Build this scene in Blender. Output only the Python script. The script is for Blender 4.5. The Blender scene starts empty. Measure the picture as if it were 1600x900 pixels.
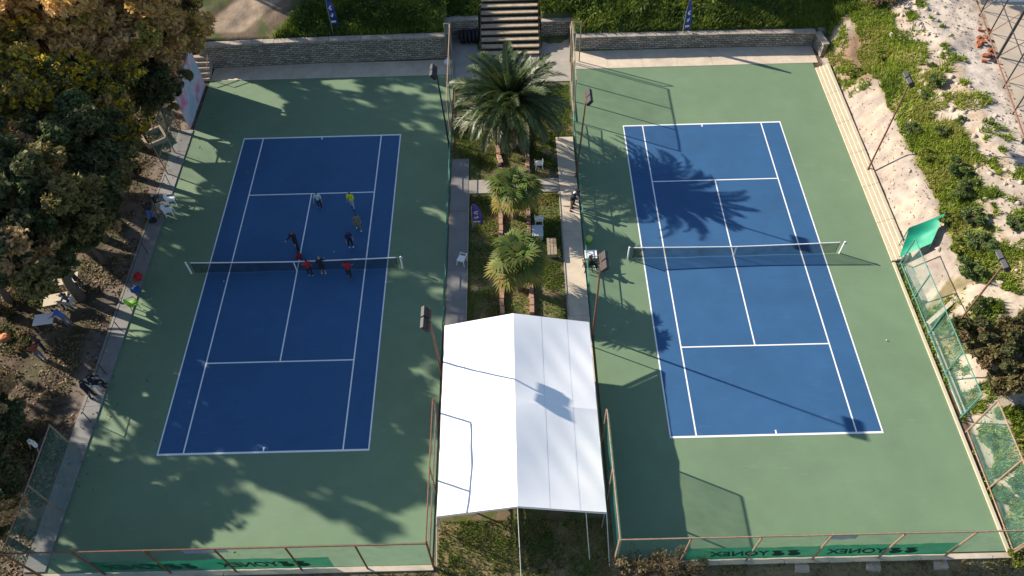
import bpy, bmesh, math, random
import numpy as np
from mathutils import Vector, Matrix, Euler
random.seed(7); RNG = np.random.default_rng(7)
SC = bpy.context.scene; COL = SC.collection
R = math.radians; PI = math.pi

# ------------------------------------------------------------------ camera (solved from the court lines)
C_RT = np.array([0.99966, -0.01704, -0.01981]); C_UP = np.array([0.0255, 0.80198, 0.5968]); C_FW = np.array([-0.00572, 0.5971, -0.80214])
C_Z = 36.755; C_F = 1210.8
cam_d = bpy.data.cameras.new('camera'); cam = bpy.data.objects.new('camera', cam_d); COL.objects.link(cam)
cam_d.sensor_width = 36; cam_d.lens = 36 * C_F / 1600; cam_d.clip_start = .5; cam_d.clip_end = 3000
cam.matrix_world = Matrix(((C_RT[0], C_UP[0], -C_FW[0], 0), (C_RT[1], C_UP[1], -C_FW[1], 0), (C_RT[2], C_UP[2], -C_FW[2], C_Z), (0, 0, 0, 1)))
SC.camera = cam
SC.render.resolution_x = 1024; SC.render.resolution_y = 576
def G(px, py, z=0.):
    """photo pixel -> point on the level z"""
    d = C_FW + C_RT * (px - 800) / C_F + C_UP * (450 - py) / C_F
    p = d * ((z - C_Z) / d[2]); return Vector((p[0], p[1], z))
def GY(px, py, Y):
    d = C_FW + C_RT * (px - 800) / C_F + C_UP * (450 - py) / C_F
    p = d * (Y / d[1]); return Vector((p[0], Y, C_Z + p[2]))

# ------------------------------------------------------------------ sky and sun
SUN_EL = R(25.0); SUN_DIR = Vector((13.01, -6.2, -6.7)).normalized()      # the way the light travels
SUN_AZ = math.atan2(-SUN_DIR.x, -SUN_DIR.y)
W = bpy.data.worlds.new('World'); SC.world = W; W.use_nodes = True
wn = W.node_tree.nodes; wl = W.node_tree.links
sky = wn.new('ShaderNodeTexSky'); sky.sky_type = 'NISHITA'; sky.sun_disc = False
sky.sun_elevation = SUN_EL; sky.sun_rotation = SUN_AZ; sky.altitude = 300; sky.air_density = 1.0; sky.dust_density = .6
bg = wn['Background']; bg.inputs['Strength'].default_value = .09
wl.new(sky.outputs['Color'], bg.inputs['Color'])
sd = bpy.data.lights.new('sun', 'SUN'); sd.energy = 5.0; sd.angle = R(.55); sd.color = (1, .89, .74)
so = bpy.data.objects.new('sun', sd); COL.objects.link(so); so.rotation_euler = SUN_DIR.to_track_quat('-Z', 'Y').to_euler(); so.location = (-60, 60, 60)
SC.view_settings.view_transform = 'Standard'; SC.view_settings.look = 'None'; SC.view_settings.gamma = 1
SC.view_settings.exposure = 1.02

# ------------------------------------------------------------------ helpers
def tag(o, label=None, cat=None, group=None, kind=None):
    if label: o['label'] = label
    if cat: o['category'] = cat
    if group: o['group'] = group
    if kind: o['kind'] = kind
    return o
def empty(name, loc, rz=0, label=None, cat=None, group=None):
    o = bpy.data.objects.new(name, None); COL.objects.link(o); o.location = loc; o.rotation_euler = (0, 0, rz)
    o.empty_display_size = .2
    return tag(o, label, cat, group)
def mobj(name, me, mat=None, parent=None, loc=None):
    o = bpy.data.objects.new(name, me); COL.objects.link(o)
    if mat is not None and not me.materials: me.materials.append(mat)
    if parent: o.parent = parent
    if loc is not None: o.location = loc
    return o
def np_mesh(name, V, F, mat=None, cols=None, smooth=False):
    """V (n,3), F (m,k) all faces with k corners"""
    V = np.asarray(V, np.float32); F = np.asarray(F, np.int32); k = F.shape[1]
    me = bpy.data.meshes.new(name)
    me.vertices.add(len(V)); me.vertices.foreach_set('co', V.ravel())
    me.loops.add(F.size); me.loops.foreach_set('vertex_index', F.ravel())
    me.polygons.add(len(F)); me.polygons.foreach_set('loop_start', np.arange(0, F.size, k, dtype=np.int32))
    me.polygons.foreach_set('loop_total', np.full(len(F), k, np.int32))
    if smooth: me.polygons.foreach_set('use_smooth', np.ones(len(F), bool))
    if cols is not None:
        a = me.color_attributes.new('Col', 'FLOAT_COLOR', 'POINT')
        c = np.ones((len(V), 4), np.float32); c[:, :3] = cols; a.data.foreach_set('color', c.ravel())
    me.update(calc_edges=True)
    if mat: me.materials.append(mat)
    return me
class MB:
    def __init__(s): s.v = []; s.f = []
    def add(s, vs, fs):
        b = len(s.v); s.v += [tuple(v) for v in vs]; s.f += [tuple(i + b for i in f) for f in fs]; return s
    def box(s, c, d, rz=0, rx=0, ry=0, taper=1.):
        hx, hy, hz = d[0] / 2, d[1] / 2, d[2] / 2
        m = Euler((rx, ry, rz)).to_matrix(); c = Vector(c); vs = []
        for z in (-1, 1):
            t = taper if z > 0 else 1
            for x, y in ((-1, -1), (1, -1), (1, 1), (-1, 1)): vs.append(c + m @ Vector((x * hx * t, y * hy * t, z * hz)))
        return s.add(vs, [(3, 2, 1, 0), (4, 5, 6, 7), (0, 1, 5, 4), (1, 2, 6, 5), (2, 3, 7, 6), (3, 0, 4, 7)])
    def tube(s, pts, rs, n=6, caps=True):
        pts = [Vector(p) for p in pts]
        if not hasattr(rs, '__len__'): rs = [rs] * len(pts)
        vs = []; fs = []
        for i, p in enumerate(pts):
            d = (pts[min(i + 1, len(pts) - 1)] - pts[max(i - 1, 0)]).normalized()
            a = d.cross(Vector((0, 0, 1)) if abs(d.z) < .9 else Vector((1, 0, 0))).normalized(); b = d.cross(a)
            for k in range(n):
                t = 2 * PI * k / n; vs.append(p + (a * math.cos(t) + b * math.sin(t)) * rs[i])
        for i in range(len(pts) - 1):
            for k in range(n):
                k2 = (k + 1) % n; fs.append((i * n + k, i * n + k2, (i + 1) * n + k2, (i + 1) * n + k))
        if caps: fs.append(tuple(range(n))[::-1]); fs.append(tuple((len(pts) - 1) * n + k for k in range(n)))
        return s.add(vs, fs)
    def sheet(s, fn, nu, nv):
        vs = [fn(i / nu, j / nv) for i in range(nu + 1) for j in range(nv + 1)]
        fs = [(i * (nv + 1) + j, (i + 1) * (nv + 1) + j, (i + 1) * (nv + 1) + j + 1, i * (nv + 1) + j + 1) for i in range(nu) for j in range(nv)]
        return s.add(vs, fs)
    def disc(s, c, r, n=12, nrm=(0, 0, 1), ry=None):
        q = Vector(nrm).to_track_quat('Z', 'Y'); c = Vector(c)
        vs = [c + q @ Vector((r * math.cos(2 * PI * k / n), (ry or r) * math.sin(2 * PI * k / n), 0)) for k in range(n)]
        return s.add(vs, [tuple(range(n))])
    def ball(s, c, r, n=8, m=6, sc=(1, 1, 1)):
        vs = []; fs = []
        for j in range(m + 1):
            for k in range(n):
                t = PI * j / m; p = 2 * PI * k / n
                vs.append((c[0] + r * sc[0] * math.sin(t) * math.cos(p), c[1] + r * sc[1] * math.sin(t) * math.sin(p), c[2] + r * sc[2] * math.cos(t)))
        for j in range(m):
            for k in range(n): fs.append((j * n + k, (j + 1) * n + k, (j + 1) * n + (k + 1) % n, j * n + (k + 1) % n))
        return s.add(vs, fs)
    def mesh(s, name, mat, smooth=False):
        me = bpy.data.meshes.new(name); me.from_pydata(s.v, [], s.f)
        if smooth: me.polygons.foreach_set('use_smooth', [True] * len(s.f))
        me.materials.append(mat); me.update(); return me
    def build(s, name, mat, parent=None, smooth=False, loc=None):
        return mobj(name, s.mesh(name, mat, smooth), None, parent, loc)
def dup(root, loc, rz=0, label=None, scale=None, group=None):
    r = root.copy(); COL.objects.link(r); r.location = loc; r.rotation_euler = (0, 0, rz)
    if scale: r.scale = (scale,) * 3 if not hasattr(scale, '__len__') else scale
    if label: r['label'] = label
    if group: r['group'] = group
    for ch in list(root.children):
        c = ch.copy(); COL.objects.link(c); c.parent = r
        for g in ch.children:
            d = g.copy(); COL.objects.link(d); d.parent = c
    return r
def sstep(a, b, x):
    t = np.clip((np.asarray(x, float) - a) / (b - a), 0, 1); return t * t * (3 - 2 * t)
_tab = np.random.default_rng(3).random((256, 256))
def vnoise(x, y):
    x = np.asarray(x, float); y = np.asarray(y, float)
    xi = np.floor(x).astype(int); yi = np.floor(y).astype(int); fx = x - xi; fy = y - yi
    fx = fx * fx * (3 - 2 * fx); fy = fy * fy * (3 - 2 * fy)
    g = lambda i, j: _tab[i & 255, j & 255]
    return (g(xi, yi) * (1 - fx) + g(xi + 1, yi) * fx) * (1 - fy) + (g(xi, yi + 1) * (1 - fx) + g(xi + 1, yi + 1) * fx) * fy
def fbm(x, y, o=4):
    x = np.asarray(x, float); y = np.asarray(y, float); s = 0; a = .5
    for k in range(o): s = s + a * vnoise(x + 17 * k, y + 31 * k); x = x * 2.03; y = y * 2.03; a *= .5
    return s / (1 - .5 ** o)

# ------------------------------------------------------------------ materials
MATS = {}
def M(name, col, rough=.8, var=.15, scale=2., bump=0., bscale=25., metal=0., alpha=1., attr=False, transl=0., world=False, spec=.3, var2=0., scale2=.25, speck=0.):
    if name in MATS: return MATS[name]
    m = bpy.data.materials.new(name); m.use_nodes = True; n = m.node_tree.nodes; l = m.node_tree.links
    p = n['Principled BSDF']; p.inputs['Roughness'].default_value = rough; p.inputs['Metallic'].default_value = metal
    p.inputs['Specular IOR Level'].default_value = spec
    if world: co = n.new('ShaderNodeNewGeometry').outputs['Position']
    else: co = n.new('ShaderNodeTexCoord').outputs['Object']
    def noise(sc, det=5):
        t = n.new('ShaderNodeTexNoise'); t.inputs['Scale'].default_value = sc; t.inputs['Detail'].default_value = det; t.inputs['Roughness'].default_value = .62
        l.new(co, t.inputs['Vector']); return t.outputs['Fac']
    if attr:
        a = n.new('ShaderNodeAttribute'); a.attribute_name = 'Col'; base = a.outputs['Color']
    else:
        rgb = n.new('ShaderNodeRGB'); rgb.outputs[0].default_value = (*col, 1); base = rgb.outputs[0]
    def modulate(base, fac, lo, hi, f0=.25, f1=.75):
        mr = n.new('ShaderNodeMapRange'); mr.inputs[1].default_value = f0; mr.inputs[2].default_value = f1; mr.inputs[3].default_value = lo; mr.inputs[4].default_value = hi
        l.new(fac, mr.inputs[0])
        mx = n.new('ShaderNodeVectorMath'); mx.operation = 'SCALE'; l.new(base, mx.inputs[0]); l.new(mr.outputs[0], mx.inputs['Scale']); return mx.outputs[0]
    if var: base = modulate(base, noise(scale), 1 - var, 1 + var)
    if var2: base = modulate(base, noise(scale2, 3), 1 - var2, 1 + var2)
    if speck: base = modulate(base, noise(60, 2), 1 - speck, 1 + speck)
    l.new(base, p.inputs['Base Color'])
    if bump:
        b = n.new('ShaderNodeBump'); b.inputs['Strength'].default_value = bump; b.inputs['Distance'].default_value = .05
        l.new(noise(bscale), b.inputs['Height']); l.new(b.outputs[0], p.inputs['Normal'])
    out = n['Material Output']; sh = p.outputs[0]
    if transl:
        t = n.new('ShaderNodeBsdfTranslucent'); l.new(base, t.inputs['Color']); mx = n.new('ShaderNodeMixShader'); mx.inputs[0].default_value = transl
        l.new(sh, mx.inputs[1]); l.new(t.outputs[0], mx.inputs[2]); sh = mx.outputs[0]
    if alpha < 1:
        t = n.new('ShaderNodeBsdfTransparent'); mx = n.new('ShaderNodeMixShader')
        mr = n.new('ShaderNodeMapRange'); mr.inputs[1].default_value = .3; mr.inputs[2].default_value = .7; mr.inputs[3].default_value = max(0, alpha - .1); mr.inputs[4].default_value = min(1, alpha + .1)
        l.new(noise(1.3), mr.inputs[0]); l.new(mr.outputs[0], mx.inputs[0])
        l.new(t.outputs[0], mx.inputs[1]); l.new(sh, mx.inputs[2]); sh = mx.outputs[0]
    l.new(sh, out.inputs['Surface'])
    MATS[name] = m; return m
def court_wear(m, tint, amt):
    """faint scuffs and dusty patches rubbed into the court paint"""
    n = m.node_tree.nodes; l = m.node_tree.links; p = n['Principled BSDF']; old = p.inputs['Base Color'].links[0].from_socket
    g = n.new('ShaderNodeNewGeometry'); mp = n.new('ShaderNodeMapping'); mp.inputs['Rotation'].default_value = (0, 0, .5); mp.inputs['Scale'].default_value = (1.0, 5.0, 1); l.new(g.outputs['Position'], mp.inputs[0])
    a = n.new('ShaderNodeTexNoise'); a.inputs['Scale'].default_value = 1.1; a.inputs['Detail'].default_value = 8; a.inputs['Roughness'].default_value = .7; l.new(mp.outputs[0], a.inputs['Vector'])
    b = n.new('ShaderNodeTexNoise'); b.inputs['Scale'].default_value = .35; b.inputs['Detail'].default_value = 4; l.new(g.outputs['Position'], b.inputs['Vector'])
    r1 = n.new('ShaderNodeMapRange'); r1.inputs[1].default_value = .56; r1.inputs[2].default_value = .78; l.new(a.outputs['Fac'], r1.inputs[0])
    r2 = n.new('ShaderNodeMapRange'); r2.inputs[1].default_value = .45; r2.inputs[2].default_value = .7; r2.inputs[3].default_value = .15; l.new(b.outputs['Fac'], r2.inputs[0])
    mu = n.new('ShaderNodeMath'); mu.operation = 'MULTIPLY'; l.new(r1.outputs[0], mu.inputs[0]); l.new(r2.outputs[0], mu.inputs[1])
    m2 = n.new('ShaderNodeMath'); m2.operation = 'MULTIPLY'; m2.inputs[1].default_value = amt; l.new(mu.outputs[0], m2.inputs[0])
    mx = n.new('ShaderNodeMix'); mx.data_type = 'RGBA'; l.new(m2.outputs[0], mx.inputs[0]); l.new(old, mx.inputs[6]); mx.inputs[7].default_value = (*tint, 1); l.new(mx.outputs[2], p.inputs['Base Color'])
def stone_mat():
    m = M('stone_wall', (.25, .235, .215), .9, .25, 1.5, .0, world=True)
    n = m.node_tree.nodes; l = m.node_tree.links; p = n['Principled BSDF']
    g = n.new('ShaderNodeNewGeometry'); sx = n.new('ShaderNodeSeparateXYZ'); l.new(g.outputs['Position'], sx.inputs[0])
    add = n.new('ShaderNodeMath'); l.new(sx.outputs[0], add.inputs[0]); l.new(sx.outputs[1], add.inputs[1])
    cb = n.new('ShaderNodeCombineXYZ'); l.new(add.outputs[0], cb.inputs[0]); l.new(sx.outputs[2], cb.inputs[1])
    nz = n.new('ShaderNodeTexNoise'); nz.inputs['Scale'].default_value = 1.2; l.new(g.outputs['Position'], nz.inputs['Vector'])
    vm = n.new('ShaderNodeVectorMath'); vm.operation = 'MULTIPLY_ADD'; l.new(nz.outputs['Color'], vm.inputs[0]); vm.inputs[1].default_value = (.5, .2, 0); l.new(cb.outputs[0], vm.inputs[2])
    br = n.new('ShaderNodeTexBrick'); br.inputs['Scale'].default_value = 1; br.inputs['Brick Width'].default_value = .42; br.inputs['Row Height'].default_value = .17
    br.inputs['Mortar Size'].default_value = .03; br.inputs['Mortar Smooth'].default_value = .3
    br.inputs['Color1'].default_value = (.46, .44, .41, 1); br.inputs['Color2'].default_value = (.24, .23, .215, 1); br.inputs['Mortar'].default_value = (.11, .10, .09, 1)
    l.new(vm.outputs[0], br.inputs['Vector']); 
    old = p.inputs['Base Color'].links[0].from_socket
    mx = n.new('ShaderNodeMix'); mx.data_type = 'RGBA'; mx.blend_type = 'MULTIPLY'; mx.inputs[0].default_value = 1
    sc = n.new('ShaderNodeVectorMath'); sc.operation = 'SCALE'; sc.inputs['Scale'].default_value = 3.6; l.new(old, sc.inputs[0])
    l.new(br.outputs['Color'], mx.inputs[6]); l.new(sc.outputs[0], mx.inputs[7]); l.new(mx.outputs[2], p.inputs['Base Color'])
    b = n.new('ShaderNodeBump'); b.inputs['Strength'].default_value = .8; b.inputs['Distance'].default_value = .04; b.invert = True
    l.new(br.outputs['Fac'], b.inputs['Height']); l.new(b.outputs[0], p.inputs['Normal']); return m
m_green = M('court_green_paint', (.142, .216, .13), .75, .06, .8, .08, 60, world=True, var2=.09, scale2=.22, speck=.07)
m_blue = M('court_blue_paint', (.029, .098, .218), .72, .07, .9, .08, 60, world=True, var2=.10, scale2=.25, speck=.08)
court_wear(m_green, (.30, .34, .25), .5); court_wear(m_blue, (.14, .22, .32), .5)
m_line = M('line_paint', (.78, .79, .78), .7, .06, 2)
m_terrain = M('ground_soil', (1, 1, 1), .95, .28, 1.6, .6, 5, attr=True, world=True, var2=.18, scale2=.3, speck=.12)
m_leaf = M('leaf', (1, 1, 1), .6, 0, attr=True, transl=.45, spec=.25)
m_frond = M('palm_leaf', (1, 1, 1), .45, 0, attr=True, transl=.25, spec=.5)
m_grass = M('grass_blade', (1, 1, 1), .65, 0, attr=True, transl=.35, spec=.2)
m_bark = M('bark', (.11, .085, .065), .95, .3, 6, .6, 20)
m_concrete = M('concrete', (.33, .30, .265), .9, .16, 1.2, .25, 18, world=True, var2=.12, scale2=.4, speck=.06)
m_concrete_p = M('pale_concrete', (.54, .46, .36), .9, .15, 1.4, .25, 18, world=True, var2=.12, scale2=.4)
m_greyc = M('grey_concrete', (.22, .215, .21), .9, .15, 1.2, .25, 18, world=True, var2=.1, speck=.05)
m_cream = M('cream_paint', (.50, .43, .32), .75, .10, 2.5, .1)
m_stone = stone_mat()
m_coping = M('stone_coping', (.36, .31, .26), .9, .2, 3, .4, 15, world=True)
m_brick = M('clay_brick', (.36, .22, .165), .9, .25, 4, .4, 30)
m_white = M('white_plastic', (.78, .79, .8), .4, .03, 3, spec=.5)
m_tent = M('tent_fabric', (.82, .83, .85), .55, .015, 1.5, .05, 3)
m_seam = M('tent_seam', (.74, .75, .78), .6, .05)
m_steel = M('galvanised_steel', (.42, .43, .44), .45, .1, 6, metal=.6)
m_gpipe = M('green_pipe', (.06, .2, .16), .6, .2, 4)
m_rust = M('rusty_pipe', (.165, .08, .052), .8, .35, 5)
m_tanpipe = M('weathered_pipe', (.27, .185, .13), .8, .3, 5)
m_dark = M('dark_metal', (.03, .03, .035), .5, .1)
m_net = M('fence_netting', (.13, .30, .25), .8, .1, 2, alpha=.19)
m_netdense = M('dense_windscreen', (.035, .17, .14), .8, .12, 1.2, alpha=.36)
m_tnet = M('tennis_netting', (.015, .02, .025), .8, 0, alpha=.52)
m_banner = M('banner_green', (.012, .20, .11), .7, .15, 1.2, alpha=.88, transl=.5)
m_letter = M('banner_lettering', (.008, .05, .035), .7, 0)
m_lilac = M('lilac_print', (.28, .26, .48), .7, .25, 4, alpha=.7)
m_rubber = M('tyre_rubber', (.018, .019, .022), .75, .2, 5)
m_wood = M('weathered_wood', (.30, .235, .17), .85, .25, 4, .3, 20)
m_purple = M('flag_purple', (.045, .035, .17), .7, .08, 3, transl=.2)
m_flagblue = M('flag_blue', (.02, .035, .16), .7, .08, 3, transl=.2)
m_tarp = M('green_tarpaulin', (.01, .25, .155), .55, .15, 2, .1, 5)
m_glass = M('lamp_glass', (.12, .14, .17), .15, 0, spec=.8)
m_skin = M('skin', (.36, .21, .15), .6, .05)
m_hair = M('dark_hair', (.015, .011, .009), .7, .1)
m_rope = M('guy_rope', (.6, .58, .53), .8, .1)
def cloth(name, c): return M('cloth_' + name, c, .85, .08, 6)

# ------------------------------------------------------------------ ground
XB, YB = 23.0, 49.3
def tz(x, y):
    x = np.asarray(x, float); y = np.asarray(y, float)
    left = 1.95 + .25 * np.clip(y - 49.6, 0, 60); right = 1.15 + .30 * np.clip(y - 50., 0, 60); mid = 1.7 + .30 * np.clip(y - 51.9, 0, 60)
    hill = np.where(x < -4.9, left * sstep(49.15, 49.55, y), np.where(x > 4.9, right * sstep(49.75, 50.1, y), mid * sstep(51.8, 52.05, y)))
    st = np.clip(.5 * (y - 49.3) - .35, -.03, 60); hill = np.where(np.abs(x) < 2.35, st, hill)
    bank = np.interp(x, [23.4, 24.0, 24.7, 27.8, 29.4, 60, 400], [0, 1.0, 2.2, 3.5, 4.0, 4.4, 8]) * (.25 + .75 * sstep(15, 25, y))
    bank = bank * (1 - .55 * np.exp(-(((x - 25) / 1.4) ** 2 + ((y - 45.5) / 2.2) ** 2)))
    z = np.where(x > 23.3, np.maximum(bank, hill * (1 - sstep(24, 31, x)) + 4 * sstep(24, 31, x) * (hill > .2)), hill)
    lz = 1.95 * sstep(45.8, 49.8, y) + .25 * np.clip(y - 49.8, 0, 60)
    w = sstep(-23.4, -25.5, x); z = z * (1 - w) + lz * w
    z = z - .55 * sstep(10.95, 10.3, y) * sstep(4.3, 5.2, np.abs(x)) - .25 * sstep(10.5, 8, y)
    out = np.clip(np.maximum.reduce([np.abs(x) - 22.6, y - 49.6, 10.9 - y]), 0, 1)
    z = z + out * ((fbm(x * .8, y * .8) - .5) * .28 + (fbm(x * 3.1, y * 3.1, 3) - .5) * .12 * (x > 23.3))
    inside = (np.abs(x) < 22.7) & (y > 11.0) & (y < 49)
    return np.where(inside, -.03, z)
def tzs(x, y): return float(tz(x, y))
def grad_axis(a, b, step, far):
    core = np.arange(a, b + step / 2, step); e = []; d = step; p = b
    while p < far: d *= 1.35; p += d; e.append(p)
    s = []; d = step; p = a
    while p > -far: d *= 1.35; p -= d; s.append(p)
    return np.concatenate([np.array(s[::-1]), core, np.array(e)])
xs = grad_axis(-46, 50, .24, 400); ys = grad_axis(5, 66, .22, 400)
X, Y = np.meshgrid(xs, ys, indexing='ij'); Z = tz(X, Y)
nx, ny = len(xs), len(ys)
n1 = fbm(X * .5, Y * .5); n2 = fbm(X * 1.7 + 9, Y * 1.7); n3 = fbm(X * .9 + 40, Y * .9 + 7)
col = np.zeros((nx, ny, 3)) + np.array((.078, .056, .04))
def paint(mask, c):
    global col; mask = np.clip(mask, 0, 1)[..., None]; col = col * (1 - mask) + np.array(c) * mask
paint(sstep(.5, .62, n2) * .7, (.15, .108, .075))
paint((X < -23) * sstep(.52, .6, n3) * .5, (.06, .07, .025))
paint((X < -23) * sstep(-24.8, -24.2, X) * 1.0, (.15, .12, .10))
paint(((np.abs(X) < 4.2) & (Y < 49)) * 1., (.17, .13, .075)); paint(((np.abs(X) < 4.2) & (Y < 49)) * sstep(.42, .5, n2), (.10, .115, .035))
paint(((np.abs(X) < 4.2) & (Y < 13.2)) * sstep(.35, .6, n3), (.27, .20, .10))
hillm = ((Y > 49.3) & (X < 26)) * 1.; paint(hillm, (.075, .095, .03)); paint(hillm * sstep(.55, .62, n2), (.09, .07, .04))
# lane at the top left
lane = sstep(2.1, 1.5, np.abs((X + 19.6) - .85 * (Y - 52.6))) * (Y > 50.2) * (X < -12); paint(lane, (.33, .25, .18))
paint(((X < -16.5) & (X > -26) & (Y > 49.5)) * sstep(.4, .52, n1) * (1 - lane), (.17, .125, .085))
bankm = (X > 23.3) & (Y > 12)
wob = (n1 - .5) * 2.2 + (n2 - .5) * 1.2
paint(bankm * 1., (.36, .305, .255)); paint(bankm * (X < 25.3), (.275, .232, .203)); paint(bankm * sstep(.50, .56, n2) * .5 * (X > 25.3), (.38, .31, .235)); paint(bankm * (X < 25.3) * sstep(.5, .6, n2) * .5, (.38, .31, .235))
paint(bankm * ((X + wob * .4 > 25.0) & (X + wob * 1.4 < 27.5)), (.17, .15, .06))
paint(bankm * sstep(.55, .6, n2) * ((X > 27) & (X < 30)) * .7, (.30, .23, .16))
paint(bankm * (X > 29.6 + wob * .3), (.43, .38, .335))
paint((X > 23.2) * (Y < 25.5 + wob) * 1., (.19, .155, .085)); paint((X > 23.2) * (Y < 25.5 + wob) * sstep(.5, .56, n3), (.42, .35, .28))
paint(np.exp(-(((X - 25.2) / 1.3) ** 2 + ((Y - 45.8) / 2.2) ** 2)) * 2.2 * (X > 23.4), (.22, .145, .095))
paint((X > 24.5) * (X < 30) * (Y > 49.5), (.12, .10, .05))
paint((X > 28.5 + wob * .3) * (Y > 44) * 1., (.42, .365, .315))
paint((Y < 11.2) * (np.abs(X) > 4.3), (.16, .13, .075))
idx = np.arange(nx * ny).reshape(nx, ny)
F = np.stack([idx[:-1, :-1], idx[1:, :-1], idx[1:, 1:], idx[:-1, 1:]], -1).reshape(-1, 4)
me = np_mesh('ground', np.stack([X, Y, Z], -1).reshape(-1, 3), F, m_terrain, col.reshape(-1, 3), True)
tag(mobj('ground', me), kind='structure', label='bare soil, sand and turf around the two courts')

# ------------------------------------------------------------------ courts
HS, HD, HB, HV = 4.115, 5.485, 11.885, 6.4
LC = (-13.24, 29.06); RC = (13.18, 29.34)
def sheet_slab(name, x0, y0, x1, y1, ztop, th, mat, parent=None, edge=None):
    me = MB().box(((x0 + x1) / 2, (y0 + y1) / 2, ztop - th / 2), (x1 - x0, y1 - y0, th)).mesh(name, mat); return mobj(name, me, None, parent)
def court(name, cx, cy, x0, x1, y0, y1, label):
    s = sheet_slab(name, x0, y0, x1, y1, .012, .06, m_green); tag(s, label, kind='structure')
    sheet_slab('playing_area', cx - HD, cy - HB, cx + HD, cy + HB, .0165, .003, m_blue, s)
    def ln(xa, ya, xb, yb, w):
        b = MB()
        if xa == xb: b.box((cx + xa, cy + (ya + yb) / 2, .0195), (w, abs(yb - ya), .003))
        else: b.box((cx + (xa + xb) / 2, cy + ya, .0195), (abs(xb - xa), w, .003))
        b.build('court_line', m_line, s)
    w = .075
    for sx in (-1, 1):
        ln(sx * (HD - w / 2), -HB + .11, sx * (HD - w / 2), HB - .11, w)
        ln(sx * HS, -HB + .11, sx * HS, HB - .11, w)
        ln(-HD, sx * (HB - .055), HD, sx * (HB - .055), .11)
        ln(-HS + w / 2, sx * HV, HS - w / 2, sx * HV, w)
        ln(0, sx * (HB - .11), 0, sx * (HB - .33), w)
    ln(0, -HV + w / 2, 0, HV - w / 2, w)
    return s
court('court_surface', *LC, -22.45, -4.28, 11.35, 47.3, 'green tennis court floor on the left, mostly in tree shade, with blue playing area')
court('court_surface', *RC, 4.3, 22.5, 11.35, 47.55, 'green tennis court floor on the right, in full sun, with blue playing area')
def st(name, x0, y0, x1, y1, z, th, mat, label=None):
    return tag(sheet_slab(name, x0, y0, x1, y1, z, th, mat), label, kind='structure')
def slabs(name, x0, y0, x1, y1, z, mat, label, step, axis):
    base = st(name, x0, y0, x1, y1, z - .015, .08, m_greyc, label); L = (y1 - y0) if axis else (x1 - x0); n = max(1, round(L / step)); rr = random.Random(n)
    for k in range(n):
        a, b = k / n * L + .008, (k + 1) / n * L - .008; h = .03 + rr.uniform(-.003, .003)
        c, d = (((x0 + x1) / 2, y0 + (a + b) / 2, z - .03 + h / 2 + .002), (x1 - x0 - .01, b - a, h)) if axis else ((x0 + (a + b) / 2, (y0 + y1) / 2, z - .03 + h / 2 + .002), (b - a, y1 - y0 - .01, h))
        MB().box(c, d).build('slab', mat, base)
slabs('apron', -22.45, 47.304, -4.3, 49.1, .03, m_concrete_p, 'concrete strip between left court and far stone wall', 3.0, 0)
slabs('apron', 4.66, 47.554, 22.9, 49.7, .03, m_concrete_p, 'pale concrete strip between right court and far stone wall', 2.6, 0)
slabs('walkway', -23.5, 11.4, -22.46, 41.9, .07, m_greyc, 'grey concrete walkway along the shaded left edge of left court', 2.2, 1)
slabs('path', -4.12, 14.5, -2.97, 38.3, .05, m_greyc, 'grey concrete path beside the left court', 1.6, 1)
slabs('path', 2.97, 14.5, 4.15, 40.2, .05, m_concrete_p, 'pale concrete path beside the right court', 2.1, 1)
st('path', -2.946, 35.08, 2.946, 36.28, .045, .08, m_concrete, 'short cross path joining the two garden paths')
st('landing', -4.6, 46.2, 4.6, 51.6, .03, .08, m_concrete, 'concrete landing at the foot of the hillside steps')
for x0, x1, y, lb in ((-22.6, -4.2, 11.2, 'concrete kerb under the near fence of left court'), (4.2, 22.8, 11.15, 'concrete kerb under the near fence of right court')):
    st('kerb', x0, y - .14, x1, y + .1, .10, 1.0, m_concrete_p, lb)
st('kerb', 22.504, 11.3, 22.66, 28.5, .09, .16, m_cream, 'cream kerb along the right edge of right court')
for x, y0, y1, lb in ((-2.93, 24.5, 35.0, 'thin kerb between left path and lawn'), (2.93, 24.5, 35.0, 'thin kerb between right path and lawn')):
    st('kerb', x - .03, y0, x + .03, y1, .09, .14, m_concrete, lb)

# ------------------------------------------------------------------ retaining walls
def wall(label, pts, h, th=.4, cap=True, mat=None):
    """stone wall along a polyline of base points, uneven coping stones on top"""
    root = empty('stone_wall', (pts[0][0], pts[0][1], 0), 0, label, 'wall'); o = Vector((pts[0][0], pts[0][1], 0))
    rr = random.Random(len(label))
    for (xa, ya), (xb, yb) in zip(pts[:-1], pts[1:]):
        d = Vector((xb - xa, yb - ya, 0)); L = d.length; a = math.atan2(d.y, d.x); c = Vector(((xa + xb) / 2, (ya + yb) / 2, 0)) - o
        MB().box(c + Vector((0, 0, h / 2 - .1)), (L, th, h + .2), a).build('masonry', mat or m_stone, root)
        if cap:
            n = max(1, int(L / .75)); u = d.normalized()
            for k in range(n):
                t = (k + .5) / n * L; p = Vector((xa, ya, 0)) - o + u * t
                MB().box(p + Vector((0, 0, h + .05 + rr.uniform(-.012, .012))), (L / n - .025, th + .1 + rr.uniform(-.03, .05), .10), a + rr.uniform(-.015, .015)).build('coping_stone', m_coping, root)
    return root
wall('long stone retaining wall behind the left court', [(-23.2, 49.0), (-15, 49.25), (-4.75, 49.4)], 1.95)
wall('stone retaining wall behind the right court', [(4.95, 49.95), (14, 49.9), (22.9, 49.75)], 1.15)
wall('short stone wall returning at the right end of far wall', [(23.1, 49.8), (23.35, 48.2)], 1.05, .35)
wall('short stone wall returning towards steps beside the tyres', [(-4.75, 49.65), (-4.7, 51.75)], 1.8)
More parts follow.
